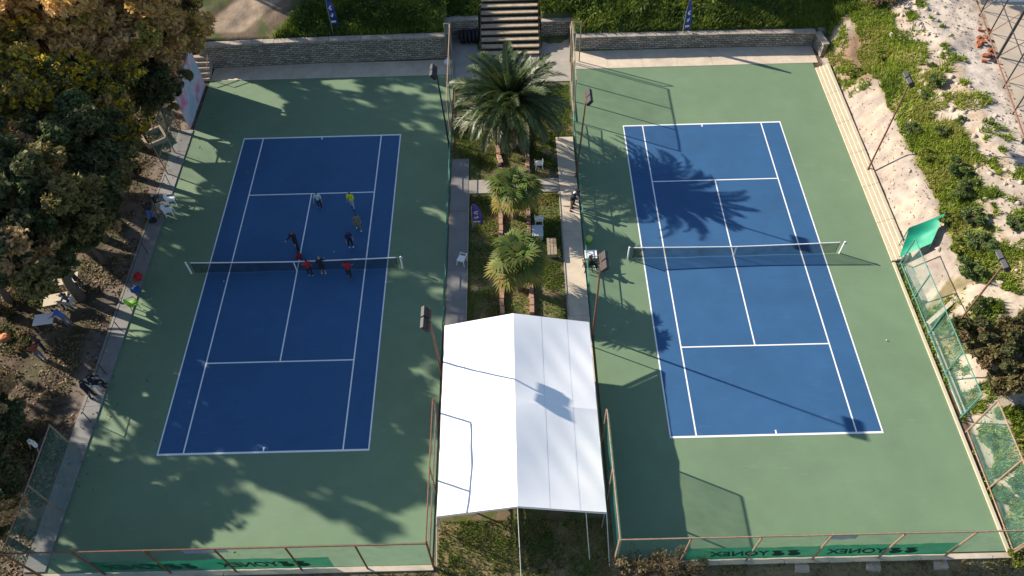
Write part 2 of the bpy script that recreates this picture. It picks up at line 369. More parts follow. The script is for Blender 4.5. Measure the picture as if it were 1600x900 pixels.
wall('stone wall behind the stack of tyres', [(-4.5, 51.85), (-2.4, 51.85)], 1.65)
wall('stone wall on the right of the hillside steps', [(2.4, 51.85), (4.9, 51.85)], 1.3)
wall('small stone wall returning at right of the landing', [(4.8, 50.2), (4.8, 51.6)], 1.2, .35)
# small stairs at left end of far wall
r = empty('corner_steps', (-23.0, 47.5, 0), 0, 'small flight of steps in shade at far left court corner', 'steps')
for k in range(5): MB().box((-.1 - .0 * k, .32 * k, .11 + .16 * k), (1.3, .34, .22 + .32 * k * .5)).build('step', m_coping, r)
for sx in (-.7, .6): MB().tube([(sx, -.1, 0), (sx, -.1, 1.0), (sx, 1.5, 1.8)], .03).build('handrail', m_tanpipe, r)

# ------------------------------------------------------------------ hillside steps
r = empty('hillside_steps', (0, 49.3, 0), 0, 'wide flight of weathered timber steps climbing the grassy hillside', 'steps')
m_tread = M('step_tread', (.40, .315, .225), .9, .28, 2.2, .3, 20); m_risr = M('step_riser', (.12, .085, .06), .9, .25, 3)
for k in range(17):
    y = .5 * k; z = .25 * (k + 1)
    MB().box((random.uniform(-.02, .02), y + .20, z - .045), (4.36, .40, .09), random.uniform(-.004, .004)).build('tread', m_tread, r)
    MB().box((0, y + .30, z - .19), (4.30, .32, .19)).build('riser', m_risr, r)
for sx in (-1, 1):
    b = MB().box((sx * 2.24, 4.1, 2.05), (.07, 9.3, .22), 0, math.atan(.5)); b.build('stringer', m_rust, r)

# ------------------------------------------------------------------ tyres
proto = None
for k in range(5):
    if proto is None:
        b = MB(); n = 18; mseg = 8; vs = []; fs = []
        for i in range(n):
            a = 2 * PI * i / n
            for j in range(mseg):
                t = 2 * PI * j / mseg; rr = .40 + .115 * math.cos(t); xx = .125 * math.sin(t)
                vs.append((xx, rr * math.cos(a), rr * math.sin(a)))
        for i in range(n):
            for j in range(mseg): fs.append((i * mseg + j, ((i + 1) % n) * mseg + j, ((i + 1) % n) * mseg + (j + 1) % mseg, i * mseg + (j + 1) % mseg))
        b.add(vs, fs); proto = b.mesh('tyre', m_rubber, True)
    t = mobj('tyre', proto, None, None, (-3.75 + .30 * k, 51.15 + .02 * k, .545)); t.rotation_euler = (0, .04 * (k % 2), .12)
    tag(t, ['leftmost tyre standing in the row beside the steps, its hole showing', 'second tyre from the left in the row beside the steps', 'middle tyre of the five standing beside the steps', 'fourth tyre from the left in the row beside the steps', 'tyre nearest the steps in the standing row'][k], 'tyre', 'tyres standing in a row by the steps')

# ------------------------------------------------------------------ fences
def fence(label, p0, p1, h, n, post, net, rails=(1.0,), pr=.045, group='court fences', zs=None, skip_net=False, lean=0., netz=(0, 1)):
    p0 = Vector((*p0, 0)); p1 = Vector((*p1, 0)); root = empty('court_fence', p0, 0, label, 'fence', group)
    d = p1 - p0; nrm = Vector((-d.y, d.x, 0)).normalized(); rr = random.Random(len(label) * 7)
    zf = (lambda t: zs[0] * (1 - t) + zs[1] * t) if zs else (lambda t: 0)
    for k in range(n + 1):
        t = k / n; b = d * t + Vector((0, 0, zf(t)))
        MB().tube([b, b + Vector((rr.uniform(-.05, .05), rr.uniform(-.04, .04), h)) + nrm * lean], pr, 7).build('post', post, root)
    for q in rails:
        pts = [d * (i / (2 * n)) + nrm * lean * q + Vector((0, 0, zf(i / (2 * n)) + h * q + rr.uniform(-.015, .015))) for i in range(2 * n + 1)]
        MB().tube(pts, pr * .8, 6).build('top_rail' if q == 1 else 'rail', post, root)
    if not skip_net:
        nu = max(6, int(d.length / .5)); ph = rr.uniform(0, 6)
        def fn(u, v):
            q = netz[0] + (netz[1] - netz[0]) * v
            return d * u + nrm * (lean * q + pr + .03 + .035 * math.sin(u * d.length * 2.1 + ph) * math.sin(v * PI)) + Vector((0, 0, zf(u) + .03 + (h - .05) * q))
        MB().sheet(fn, nu, 5).build('netting', net, root, True)
    return root
YL, YR = 11.2, 11.15
fence('near fence of left court with rusty posts and green netting', (-22.6, YL), (-4.2, YL), 3.35, 6, m_rust, m_net, (1.0,))
fence('near fence of right court with tan posts and green netting', (4.2, YR), (22.6, YR), 3.4, 6, m_tanpipe, m_net, (1.0,))
fence('near right corner fence running on past the right court', (22.62, YR), (27.4, 11.0), 3.4, 2, m_tanpipe, m_net, (1.0,), zs=(0, .3))
fence('left side fence at near left corner of left court', (-22.62, 17.35), (-22.62, 11.25), 3.35, 2, m_tanpipe, m_net, (1.0,))
fence('tall rusty piped fence between left court and tent', (-4.2, 18.2), (-4.2, 11.25), 3.4, 2, m_rust, m_net, (1.0, .55))
fence('tall dense green fence between tent and right court', (4.2, 17.4), (4.2, 11.2), 3.4, 2, m_tanpipe, m_netdense, (1.0,))
fence('tall far fence between left court and garden', (-4.3, 48.3), (-4.25, 40.0), 3.6, 3, m_tanpipe, m_net, (1.0, .03))
fence('tall far fence between garden and right court', (4.45, 48.3), (4.35, 41.8), 3.6, 3, m_tanpipe, m_net, (1.0, .03))
fence('low green pipe railing between left path and left court', (-4.22, 39.9), (-4.18, 24.2), 1.0, 6, m_gpipe, m_net, (1.0, .5), .03)
fence('low green pipe railing between right path and right court', (4.25, 41.7), (4.2, 24.4), 1.0, 7, m_gpipe, m_net, (1.0, .5), .03)
fence('right side fence of green pipes below the bank', (22.85, 28.3), (22.85, 18.2), 2.45, 4, m_gpipe, m_net, (1.0, .12), .04)
fence('tall tan fence at near right corner of right court', (22.85, 17.4), (22.75, 11.3), 3.4, 2, m_tanpipe, m_net, (1.0, .05))
fence('dark pipe railing along the shaded left walkway', (-22.75, 36.5), (-22.7, 19.2), 1.05, 6, m_dark, m_net, (1.0,), .025, skip_net=True)
fence('pipe fence at far left of left court by the mural', (-23.25, 41.7), (-23.2, 37.6), 3.2, 2, m_tanpipe, m_net, (1.0, .5))
fence('small side fence with netting beside the stone wall', (-4.7, 48.6), (-4.32, 48.55), 3.5, 1, m_tanpipe, m_net, (1.0,))
fence('short netted fence closing the right court far corner', (4.5, 48.45), (5.15, 48.45), 3.4, 1, m_tanpipe, m_net, (1.0,))
# banners on the near fences: lettering faces the court, so it shows mirrored from outside
def text_mesh(txt, size, ext):
    cu = bpy.data.curves.new('lettering', 'FONT'); cu.body = txt; cu.size = size; cu.align_x = 'CENTER'; cu.align_y = 'CENTER'; cu.extrude = ext; cu.offset = .012; cu.shear = .25
    o = bpy.data.objects.new('tmp', cu); COL.objects.link(o); dg = bpy.context.evaluated_depsgraph_get()
    me = bpy.data.meshes.new_from_object(o.evaluated_get(dg)); bpy.data.objects.remove(o); me.materials.clear(); return me
tm = text_mesh('YONEX', .78, .006); tm.materials.append(m_letter)
def banner(label, x0, x1, y, z0, z1, marks, yy):
    root = empty('banner', (x0, y, z0), 0, label, 'banner', 'green banners on the near fences')
    L = x1 - x0; H = z1 - z0
    fy = lambda x: .02 * math.sin(x * 3.1) + .012 * math.sin(x * 7.7 + 1)
    top = MB().sheet(lambda u, v: (u * L, fy(u * L) * .6, v * (H + .05 * math.sin(u * L * 1.1) * (v > .5))), int(L * 4), 4); top.build('cloth', m_banner, root, True)
    for kind, xc in marks:
        if kind == 'Y':
            o = mobj('lettering', tm, None, root, (xc - x0, -.045, H * .52)); o.rotation_euler = (R(90), 0, R(180)); o.scale = (1.0, 1.15, 1)
        else:
            b = MB()
            for s in (-1, 1):
                c = Vector((xc - x0 + s * .36, -.045, H * .42))
                b.disc(c, .29, 16, (0, -1, 0), .25)
                w = c + Vector((-.1, -.002, .1)); b.add([w + Vector((-.34, 0, .42)), w + Vector((.2, 0, .42)), w + Vector((.1, 0, .02)), w + Vector((-.06, 0, -.02))], [(0, 1, 2, 3)])
            b.build('emblem', m_letter, root)
XA = lambda px, py, Yp: GY(px, py, Yp).x
banner('long green banner with mirrored lettering on near fence of left court', XA(120, 886, YL + .1), XA(522, 884, YL + .1), YL + .09, .14, 1.62,
       [('Y', XA(207, 884, YL)), ('o', XA(282, 884, YL)), ('Y', XA(392, 884, YL)), ('o', XA(462, 883, YL))], YL)
banner('long green banner with mirrored lettering on near fence of right court', XA(1076, 862, YR + .1), XA(1484, 858, YR + .1), YR + .09, .14, 1.72,
       [('Y', XA(1162, 861, YR)), ('o', XA(1234, 861, YR)), ('Y', XA(1345, 859, YR)), ('o', XA(1418, 858, YR))], YR)
for px0, px1, yy, lb in ((284, 356, YL, 'lilac printed sheet hung below the left near fence rail'), (1274, 1318, YR, 'pale lilac printed sheet hung below the right near fence rail')):
    xa = XA(px0, 866, yy); xb = XA(px1, 866, yy)
    o = MB().sheet(lambda u, v: (u * (xb - xa), .015 * math.sin(u * 9), -.62 * v), 14, 3).build('printed_sheet', m_lilac, None, True, (xa, yy + .12, 3.05)); tag(o, lb, 'sign')

# ------------------------------------------------------------------ tennis nets
def tennis_net(cx, cy, label):
    root = empty('tennis_net', (cx, cy, .012), 0, label, 'net', 'tennis nets')
    hw = 6.4
    hz = lambda x: .914 + (1.07 - .914) * (abs(x) / hw) ** 1.3
    MB().sheet(lambda u, v: (-hw + .28 + u * (2 * hw - .56), .02 * math.sin(u * 20) * (1 - v), .04 + (hz(-hw + u * 2 * hw) - .08) * v), 40, 4).build('netting', m_tnet, root, True)
    for sy in (0,):
        b = MB(); n = 40
        for i in range(n):
            xa = -hw + .28 + (2 * hw - .56) * i / n; xb = -hw + .28 + (2 * hw - .56) * (i + 1) / n
            b.add([(xa, -.018, hz(xa) - .065), (xb, -.018, hz(xb) - .065), (xb, -.018, hz(xb)), (xa, -.018, hz(xa)), (xa, .018, hz(xa) - .065), (xb, .018, hz(xb) - .065), (xb, .018, hz(xb)), (xa, .018, hz(xa))],
                  [(0, 1, 2, 3), (7, 6, 5, 4), (3, 2, 6, 7), (1, 0, 4, 5)])
        b.build('headband', m_line, root)
    MB().tube([(-hw, 0, 1.04), (-hw + .3, 0, 1.05)], .012).tube([(hw, 0, 1.04), (hw - .3, 0, 1.05)], .012).build('cable', m_steel, root)
    MB().box((0, -.025, .46), (.06, .012, .92)).build('centre_strap', m_line, root)
    for s in (-1, 1):
        MB().tube([(s * hw, 0, 0), (s * hw, 0, 1.1)], .05, 10).build('post', m_line, root)
        MB().tube([(s * (hw - .28), 0, .05), (s * (hw - .28), 0, 1.03)], .018).build('side_cord', m_dark, root)
        if s > 0: MB().box((s * hw + .07, 0, .95), (.12, .06, .10)).build('winder', m_steel, root)
tennis_net(*LC, 'tennis net with white headband across the shaded left court')
tennis_net(*RC, 'tennis net with white headband across the sunlit right court')

# ------------------------------------------------------------------ floodlight poles
def flood(label, x, y, h, pmat, face, lx=0., ly=0., z0=0., big=1.):
    root = empty('floodlight_pole', (x, y, z0), 0, label, 'light pole', 'floodlight poles')
    top = Vector((lx, ly, h))
    MB().tube([(0, 0, -.1), top * .5 + Vector((.02, 0, 0)), top], [.062, .055, .045], 8).build('pole', pmat, root)
    d = Vector((face, 0, 0)); 
    MB().box(top + Vector((0, 0, .03)), (.07, 1.1 * big, .07)).build('crossarm', pmat, root)
    for s in (-1, 1):
        c = top + Vector((face * .16, s * .29 * big, .06))
        hbox = MB().box(c, (.20, .50 * big, .44 * big), 0, 0, face * R(38)); o = hbox.build('floodlight', m_dark, root)
        MB().box(c + Vector((face * .09, 0, -.07)), (.05, .44 * big, .38 * big), 0, 0, face * R(38)).build('lens', m_glass, o)
flood('floodlight pole at far right side of the left court', -4.3, 39.2, 6.5, m_dark, -1, -.3)
flood('dark floodlight pole beside the right path near the tall palm', 4.1, 36.3, 6.6, m_rust, 1, .3)
flood('orange floodlight pole left of the tent leaning over left court', -4.12, 21.2, 5.75, m_rust, -1, -.15, .1, 0, 1.15)
flood('rusty floodlight pole between tent and right court', 4.22, 23.9, 6.6, m_rust, 1, .0)
flood('tall floodlight pole standing at the foot of the sandy bank', 23.15, 36.05, 7.5, m_rust, -1, .0)
flood('leaning rusty floodlight pole behind the right side fence', 23.6, 22.9, 6.6, m_rust, -1, .1, .1, tzs(23.6, 22.9))

# ------------------------------------------------------------------ tent
TX0, TX1, TY0, TY1, TE, TR_ = -3.92, 3.86, 12.85, 23.35, 2.12, 3.15
root = empty('marquee_tent', (0, TY0, 0), 0, 'large white gabled marquee tent standing between the two courts', 'tent')
ym = TY0 + (TY1 - TY0) * .5
XR = -.2
for (ya, yb) in ((TY0, ym), (ym, TY1)):
    for s in (-1, 1):
        xe = TX0 if s < 0 else TX1
        def fn(u, v):
            y = ya + (yb - ya) * v - TY0; x = XR + (xe - XR) * u
            z = TR_ + (TE - TR_) * u - .10 * math.sin(u * PI) * math.sin(v * PI) - .07 * u * math.sin(v * PI) + .035 * math.sin(v * 19 + u * 5 + s) * u * (1 - u) + .02 * math.sin((u * 1.3 + v) * 15) * math.sin(v * PI) * u + .03 * u * u * (abs(2 * v - 1) ** 6)
            return (x, y, z)
        MB().sheet(fn, 24, 40).build('roof_panel', m_tent, root, True)
        MB().sheet(lambda u, v: (xe + s * .012, ya - TY0 + (yb - ya) * v, TE - .003 - .20 * u - .05 * math.sin(v * PI) - .02 * abs(math.sin(v * 14))), 2, 24).build('valance', m_tent, root, True)
        for f in (.36, .7):
            MB().sheet(lambda u, v: (lambda q: (q[0], q[1], q[2] + .004))(fn(f + .004 * (u - .5) * 2, v)), 1, 40).build('seam', m_seam, root, True)
for yy, sg in ((TY0, -1), (TY1, 1)):
    for s in (-1, 1):
        xe = TX0 if s < 0 else TX1
        MB().sheet(lambda u, v: (XR + (xe - XR) * u, yy - TY0 + sg * .012, TR_ + (TE - TR_) * u - .003 - v * .16), 14, 2).build('valance', m_tent, root, True)
MB().tube([(XR, .02, TR_ - .05), (XR, TY1 - TY0 - .02, TR_ - .05)], .03).build('ridge_pole', m_steel, root)
for yy in (TY0 + .06, ym, TY1 - .06):
    for xe in (TX0 + .06, TX1 - .06): MB().tube([(xe, yy - TY0, 0), (xe, yy - TY0, TE - .04)], .035).build('post', m_steel, root)
    MB().tube([(TX0 + .06, yy - TY0, TE - .07), (XR, yy - TY0, TR_ - .09), (TX1 - .06, yy - TY0, TE - .07)], .028).build('rafter', m_steel, root)
for a, b_ in (((XR, TY0, TR_ - .02), (-.12, 10.62, 0)), ((TX0, TY0, TE), (-4.05, 11.3, .05)), ((TX1, TY0, TE), (4.0, 11.05, .05)), ((2.9, TY0, 2.35), (3.1, 11.4, 0))):
    MB().tube([(a[0], a[1] - TY0, a[2]), (b_[0], b_[1] - TY0, b_[2])], .022, 5).build('guy_rope', m_rope, root)

# ------------------------------------------------------------------ cream stepped seating along the right court
root = empty('stepped_bench', (22.5, 28.6, 0), 0, 'long cream stepped boards along the right edge of right court', 'bench')
for k in range(4):
    for j in range(6):
        L = 18.3 / 6
        MB().box((.12 + .235 * k, L * (j + .5), .05 + .055 * k), (.205, L - .03, .10 + .11 * k), random.uniform(-.003, .003)).build('plank', m_cream, root)

# ------------------------------------------------------------------ mural wall
m_mural = M('mural_paint', (.45, .5, .58), .85, .12, 1.5)
n_ = m_mural.node_tree.nodes; l_ = m_mural.node_tree.links
tc = n_.new('ShaderNodeTexCoord'); nz = n_.new('ShaderNodeTexNoise'); nz.inputs['Scale'].default_value = .8; nz.inputs['Detail'].default_value = 3; l_.new(tc.outputs['Object'], nz.inputs['Vector'])
cr = n_.new('ShaderNodeValToRGB'); l_.new(nz.outputs['Fac'], cr.inputs[0]); cr.color_ramp.elements[0].position = .36; cr.color_ramp.elements[0].color = (.62, .22, .32, 1)
cr.color_ramp.elements[1].position = .62; cr.color_ramp.elements[1].color = (.36, .46, .56, 1); e_ = cr.color_ramp.elements.new(.48); e_.color = (.55, .5, .58, 1)
l_.new(cr.outputs[0], n_['Principled BSDF'].inputs['Base Color'])
root = empty('mural_wall', (-22.7, 42.15, 0), 0, 'painted pink and pale blue mural wall at far left of left court', 'wall')
MB().box((-.08, 2.35, 1.6), (.14, 4.7, 3.2)).build('panel', m_mural, root)
for y in (.3, 2.4, 4.5): MB().box((-.22, y, 1.7), (.12, .12, 3.4)).build('post', m_wood, root)

# ------------------------------------------------------------------ vegetation
def leaf_quads(P, size, rng, up=.35, elong=1.7):
    """diamond leaves at points P -> V, F (4 verts each)"""
    n = len(P); nr = rng.normal(size=(n, 3)); nr[:, 2] = np.abs(nr[:, 2]) + up; nr /= np.linalg.norm(nr, axis=1)[:, None]
    t = rng.normal(size=(n, 3)); t -= nr * (t * nr).sum(1)[:, None]; t /= np.linalg.norm(t, axis=1)[:, None]; b = np.cross(nr, t)
    s = (size * rng.uniform(.6, 1.35, n))[:, None]
    V = np.stack([P - t * s * elong / 2, P + b * s * .5 + nr * s * .12, P + t * s * elong / 2, P - b * s * .5 + nr * s * .12], 1).reshape(-1, 3)
    return V, np.arange(4 * n).reshape(n, 4)
def crown_mesh(name, seed, rad, nlobe, nleaf, size, palette, weights, tipcol=None, tipf=0., flat=1., lobe_r=(.13, .27)):
    """clumped foliage; palette entries are picked per clump and jittered per leaf; tip colour = blossom on the outer top leaves"""
    rng = np.random.default_rng(seed); rad = np.array(rad)
    C = rng.normal(size=(nlobe, 3)); C /= np.linalg.norm(C, axis=1)[:, None]; C *= rng.uniform(.35, .92, nlobe)[:, None]; C[:, 2] = np.where(C[:, 2] < -.3, C[:, 2] * .55, C[:, 2])
    LR = rng.uniform(*lobe_r, nlobe); pick = rng.choice(len(palette), nlobe, p=weights)
    k = rng.choice(nlobe, nleaf, p=LR ** 2 / (LR ** 2).sum())
    u = rng.normal(size=(nleaf, 3)); u /= np.linalg.norm(u, axis=1)[:, None]
    # sub-clumps: snap directions towards a few twigs per lobe
    tw = rng.normal(size=(nlobe, 14, 3)); tw /= np.linalg.norm(tw, axis=2)[:, :, None]
    q = tw[k, rng.integers(0, 14, nleaf)]; u = q + u * .42; u /= np.linalg.norm(u, axis=1)[:, None]
    r_ = rng.random(nleaf) ** .45
    P = (C[k] + u * (LR[k] * r_)[:, None] * np.array([1, 1, .8 * flat])) * rad
    V, F = leaf_quads(P, size * rng.uniform(.7, 1.5, nleaf), rng, elong=2.0)
    pal = np.array(palette)[pick[k]] * rng.uniform(.7, 1.3, (nleaf, 1)) * rng.uniform(.92, 1.08, (nleaf, 3))
    if tipcol is not None:
        top = (r_ > .62) & (u[:, 2] > -.1) & (rng.random(nleaf) < tipf * rng.uniform(.2, 1.8, nlobe)[k])
        pal[top] = np.array(tipcol) * rng.uniform(.75, 1.25, (top.sum(), 1))
    return np_mesh(name, V, F, m_leaf, np.repeat(pal, 4, 0)), C * rad
def tree_parts(name, seed, rad, nlobe, nleaf, size, palette, weights, tip=None, tipf=0., zc=6., tr=.22, nb=14, lobe_r=(.11, .25)):
    cm, C = crown_mesh('crown', seed, rad, nlobe, nleaf, size, palette, weights, tip, tipf, 1., lobe_r)
    rng = random.Random(seed); b = MB(); fork = Vector((rng.uniform(-.3, .3), rng.uniform(-.3, .3), zc * .42))
    b.tube([(0, 0, -.3), (.05, 0, zc * .2), fork], [tr * 1.3, tr, tr * .85], 9)
    for c in C[:nb]:
        e = Vector(c) + Vector((0, 0, zc)); mid = fork.lerp(e, .5) + Vector((rng.uniform(-.4, .4), rng.uniform(-.4, .4), .35))
        b.tube([fork, mid, e], [tr * .55, tr * .3, tr * .08], 6)
    return cm, b.mesh('trunk', m_bark, True), zc
OL = (.21, .185, .065); DK = (.10, .115, .045); GD = (.70, .48, .20); TN = (.58, .39, .19); YG = (.36, .31, .075); GR = (.12, .155, .06)
LB = (.13, .27)
KINDS = {
    'gold': tree_parts('gold', 1, (4.6, 4.6, 3.6), 96, 70000, .115, [GD, TN, OL, YG], [.46, .34, .10, .10], (.66, .46, .14), .5, 6.4),
    'wattle': tree_parts('wattle', 2, (4.2, 4.2, 3.4), 90, 64000, .115, [OL, GR, YG, TN], [.34, .22, .26, .18], (.62, .44, .035), .5, 6.0),
    'olive': tree_parts('olive', 3, (4.5, 4.4, 3.6), 90, 64000, .115, [DK, OL, GR, TN], [.40, .32, .18, .10], None, 0, 6.2),
    'tall': tree_parts('tall', 4, (4.4, 4.6, 4.6), 66, 7600, .17, [DK, OL, GR], [.4, .4, .2], None, 0, 9.0, .28, 26, (.085, .16)),
    'sparse': tree_parts('sparse', 5, (3.8, 3.8, 3.4), 30, 5000, .15, [OL, TN, DK], [.5, .3, .2], None, 0, 6.0, .2, 28),
}
def tree(kind, x, y, s, rz, label, group, name='broadleaf_tree'):
    cm, tm_, zc = KINDS[kind]; root = empty(name, (x, y, tzs(x, y)), R(rz), label, 'tree', group); root.scale = (s, s, s)
    mobj('trunk', tm_, None, root); mobj('crown', cm, None, root, (0, 0, zc)); return root
gl = 'trees along the left edge'
def under(px, py, z): p = G(px, py, z); return p.x, p.y
TREES = [
 ('gold', *under(248, 42, 5.6), .92, 20, 'golden tree reaching over the mural wall and far wall end'),
 ('gold', *under(160, 30, 7.2), 1.3, 130, 'golden brown tree in the middle of the top left canopy'),
 ('gold', *under(40, 45, 8.2), 1.55, 200, 'tan golden tree in the far left corner'),
 ('wattle', *under(140, 165, 6.0), 1.0, 75, 'yellow flowering wattle tree left of the square planter frame'),
 ('wattle', *under(35, 150, 7.6), 1.25, 250, 'yellow green wattle tree at left edge, upper part of picture'),
 ('olive', *under(225, 118, 4.6), .6, 300, 'dark olive tree beside the mural wall'),
 ('olive', *under(80, 250, 6.9), 1.05, 15, 'dark olive tree shading the dirt behind the two white chairs'),
 ('olive', *under(115, 345, 3.9), .64, 80, 'dark green tree above the spectators on left walkway'),
 ('olive', *under(20, 330, 7.6), 1.2, 210, 'dark green tree at left edge level with the left net'),
 ('sparse', -29.9, 27.2, .95, 40, 'thin bare branched tree above the picnic tables'),
 ('olive', *under(-55, 650, 4.2), .62, 160, 'dark tree at left edge below the orange bag'),
 ('olive', *under(-60, 800, 4.0), .62, 100, 'dark tree at lower left corner beside the near fence'),
 ('tall', -33.5, 54.5, .95, 30, 'tall tree beyond the top left corner, seen by its shade on far court'),
 ('tall', -31.5, 60.0, .9, 0, 'tall tree beyond the top edge left of lane, seen by its shade'),
 ('tall', -25.5, 59.5, .72, 60, 'tall tree beyond the top edge behind lane, seen by its shade'),
 ('tall', -40.0, 41.5, 1.45, 120, 'tall tree outside left edge shading the middle of left court'),
 ('tall', -36.5, 35.5, 1.27, 200, 'tall tree outside left edge shading the left net'),
 ('tall', -36.5, 29.5, 1.2, 260, 'tall tree outside left edge shading the near service boxes'),
 ('tall', -41.5, 25.0, .85, 10, 'tall tree outside left edge shading the picnic ground'),
 ('sparse', -34.0, 20.5, 1.25, 300, 'thin tall tree outside left edge shading the near baseline of left court'),
]
for k, x, y, s, rz, lb in TREES: tree(k, x, y, s, rz, lb, gl)
gt = 'trees above the far hillside'
for k, x, y, s, rz, lb in (('olive', -1.0, 64.0, .95, 10, 'tree above the hillside left of the steps, seen by its shade'), ('olive', 8.5, 63.5, 1.0, 190, 'tree above the hillside right of the steps, seen by its shade'),
                           ('sparse', 27.2, 54.0, .9, 150, 'dark trunked tree with bare twigs beside the sandy track'), ('tall', 18.5, 58, .78, 10, 'tree above the hillside shading the sandy track')):
    tree(k, x, y, s, rz, lb, gt)

# date palm
def frond_mesh(seed, L, e0, droop, col):
    rng = random.Random(seed); b = MB(); pts = []; p = Vector((.12, 0, 0)); a = e0; n = 16
    for i in range(n + 1):
        pts.append(p.copy()); p = p + Vector((math.cos(a), 0, math.sin(a))) * (L / n); a -= droop / n * (.5 + i / n)
    V = []; F = []; colr = []
    def quad(vs, c):
        k = len(V); V.extend(vs); F.append((k, k + 1, k + 2, k + 3)); colr.extend([c] * 4)
    for i in range(n):
        w0 = .055 * (1 - i / n) + .012; w1 = .055 * (1 - (i + 1) / n) + .012
        quad([pts[i] + Vector((0, -w0, 0)), pts[i] + Vector((0, w0, 0)), pts[i + 1] + Vector((0, w1, 0)), pts[i + 1] + Vector((0, -w1, 0))], (.20, .19, .06))
    m = 62
    for j in range(m):
        t = .10 + .9 * j / m; i = min(int(t * n), n - 1); f_ = t * n - i; q = pts[i].lerp(pts[i + 1], f_); d = (pts[i + 1] - pts[i]).normalized(); upv = Vector((-d.z, 0, d.x))
        ll = L * .20 * (math.sin(PI * (.12 + .86 * t)) ** .6) * rng.uniform(.85, 1.1)
        for s in (-1, 1):
            v = (d * (.55 + .5 * t) + Vector((0, s, 0)) * (.85 - .3 * t) + upv * rng.uniform(.12, .42)).normalized() * ll; tip = q + v - Vector((0, 0, ll * .16)); wd = d * .05
            c = tuple(k * rng.uniform(.75, 1.25) for k in col); mid = q + v * .5
            quad([q - wd * .6, mid - wd, tip, mid + wd], c)
    return np_mesh('frond', [tuple(v) for v in V], F, m_frond, colr)
root = empty('date_palm', (-.15, 39.4, 0), 0, 'tall date palm with arching fronds in the garden near the steps', 'palm tree')
b = MB(); n = 26; TH = 3.75
b.tube([(.0, 0, TH * i / n - .1 * (i == 0)) for i in range(n + 1)], [(.40 - .04 * i / n) + (.05 if i % 2 else -.02) + (.12 if i > n - 5 else 0) for i in range(n + 1)], 12); b.build('trunk', M('palm_trunk', (.14, .10, .07), .95, .3, 7, .6, 15), root)
var = []
for i, (e, dr, L) in enumerate(((80, 40, 3.3), (66, 70, 3.6), (50, 85, 3.8), (33, 95, 3.8), (14, 90, 3.6), (-12, 62, 3.1))):
    c = (.05, .082, .024) if i < 4 else (.08, .095, .03)
    var.append([frond_mesh(i * 10 + k, L * (1.12, 1.0)[k], R(e), R(dr), c) for k in range(2)])
az = 0
for i, cnt in enumerate((8, 13, 17, 18, 17, 13)):
    for k in range(cnt):
        az = (k + random.uniform(-.3, .3)) / cnt * 2 * PI + i * .7
        o = mobj('frond', var[i][k % 2], None, root, (0, 0, TH - .1 + .05 * (5 - i))); o.rotation_euler = (random.uniform(-.25, .25), random.uniform(-.08, .08), az)
cl = MB()
for k in range(26): cl.ball((random.uniform(-.25, .25) + .35, random.uniform(-.2, .2) - .25, TH - .35 + random.uniform(-.25, .2)), .05, 6, 4)
cl.build('fruit_cluster', M('dates', (.42, .17, .03), .6, .2), root)

# fan palms
def fan_mesh(seed, col, rad, pet, e0):
    rng = random.Random(seed); V = []; F = []; C = []
    def quad(vs, c):
        k = len(V); V.extend(vs); F.append((k, k + 1, k + 2, k + 3)); C.extend([c] * 4)
    d = Vector((math.cos(e0), 0, math.sin(e0))); h = d * pet
    quad([(0, -.02, 0), (0, .02, 0), h + Vector((0, .014, 0)), h - Vector((0, .014, 0))], (.16, .17, .05))
    n = 23; d2 = Vector((math.cos(e0 - .5), 0, math.sin(e0 - .5))); up = Vector((-d2.z, 0, d2.x)); sd_ = Vector((0, 1, 0))
    for i in range(n):
        a = R(-118 + 236 * i / (n - 1)); v = d2 * math.cos(a) + sd_ * math.sin(a); w = (-d2 * math.sin(a) + sd_ * math.cos(a)); rl = rad * rng.uniform(.88, 1.08) * (1 - .18 * abs(a) / 2.1)
        mid = h + v * rl * .55 + up * .06 * (1 if i % 2 else -.2); tip = h + v * rl - Vector((0, 0, rl * rng.uniform(.18, .36)))
        c = tuple(q * rng.uniform(.75, 1.25) for q in col)
        quad([h, mid - w * rl * .085, tip, mid + w * rl * .085], c)
    return np_mesh('fan_leaf', [tuple(v) for v in V], F, m_leaf, C)
GN = (.125, .175, .042); YN = (.28, .25, .06); BN = (.34, .22, .08)
fans = [[fan_mesh(100 + i * 7 + k, (GN, GN, GN, YN, BN)[i], .78, (.75, .85, .9, .85, .6)[i], R((74, 50, 24, -4, -38)[i])) for k in range(2)] for i in range(5)]
def fan_palm(x, y, h, rz, s, label):
    root = empty('fan_palm', (x, y, 0), rz, label, 'palm tree', 'fan palms in the garden bed'); root.scale = (s, s, s); n = 14
    MB().tube([(0, 0, h * i / n) for i in range(n + 1)], [.19 + (.03 if i % 2 else 0) + (.06 if i > n - 3 else 0) for i in range(n + 1)], 9).build('trunk', MATS['palm_trunk'], root)
    for i, cnt in enumerate((9, 13, 15, 14, 12)):
        for k in range(cnt):
            o = mobj('fan_leaf', fans[i][k % 2], None, root, (0, 0, h - .06 * i)); o.rotation_euler = (random.uniform(-.5, .5), random.uniform(-.32, .32), (k + random.uniform(-.35, .35)) / cnt * 2 * PI + i)
            sc = random.uniform(.7, 1.25); o.scale = (sc, sc, sc)
fan_palm(0.0, 33.0, 2.35, .4, 1.04, 'fan palm just below the cross path, nearer the date palm')
fan_palm(.15, 27.3, 2.55, 2.0, 1.08, 'fan palm close to the tent roof')

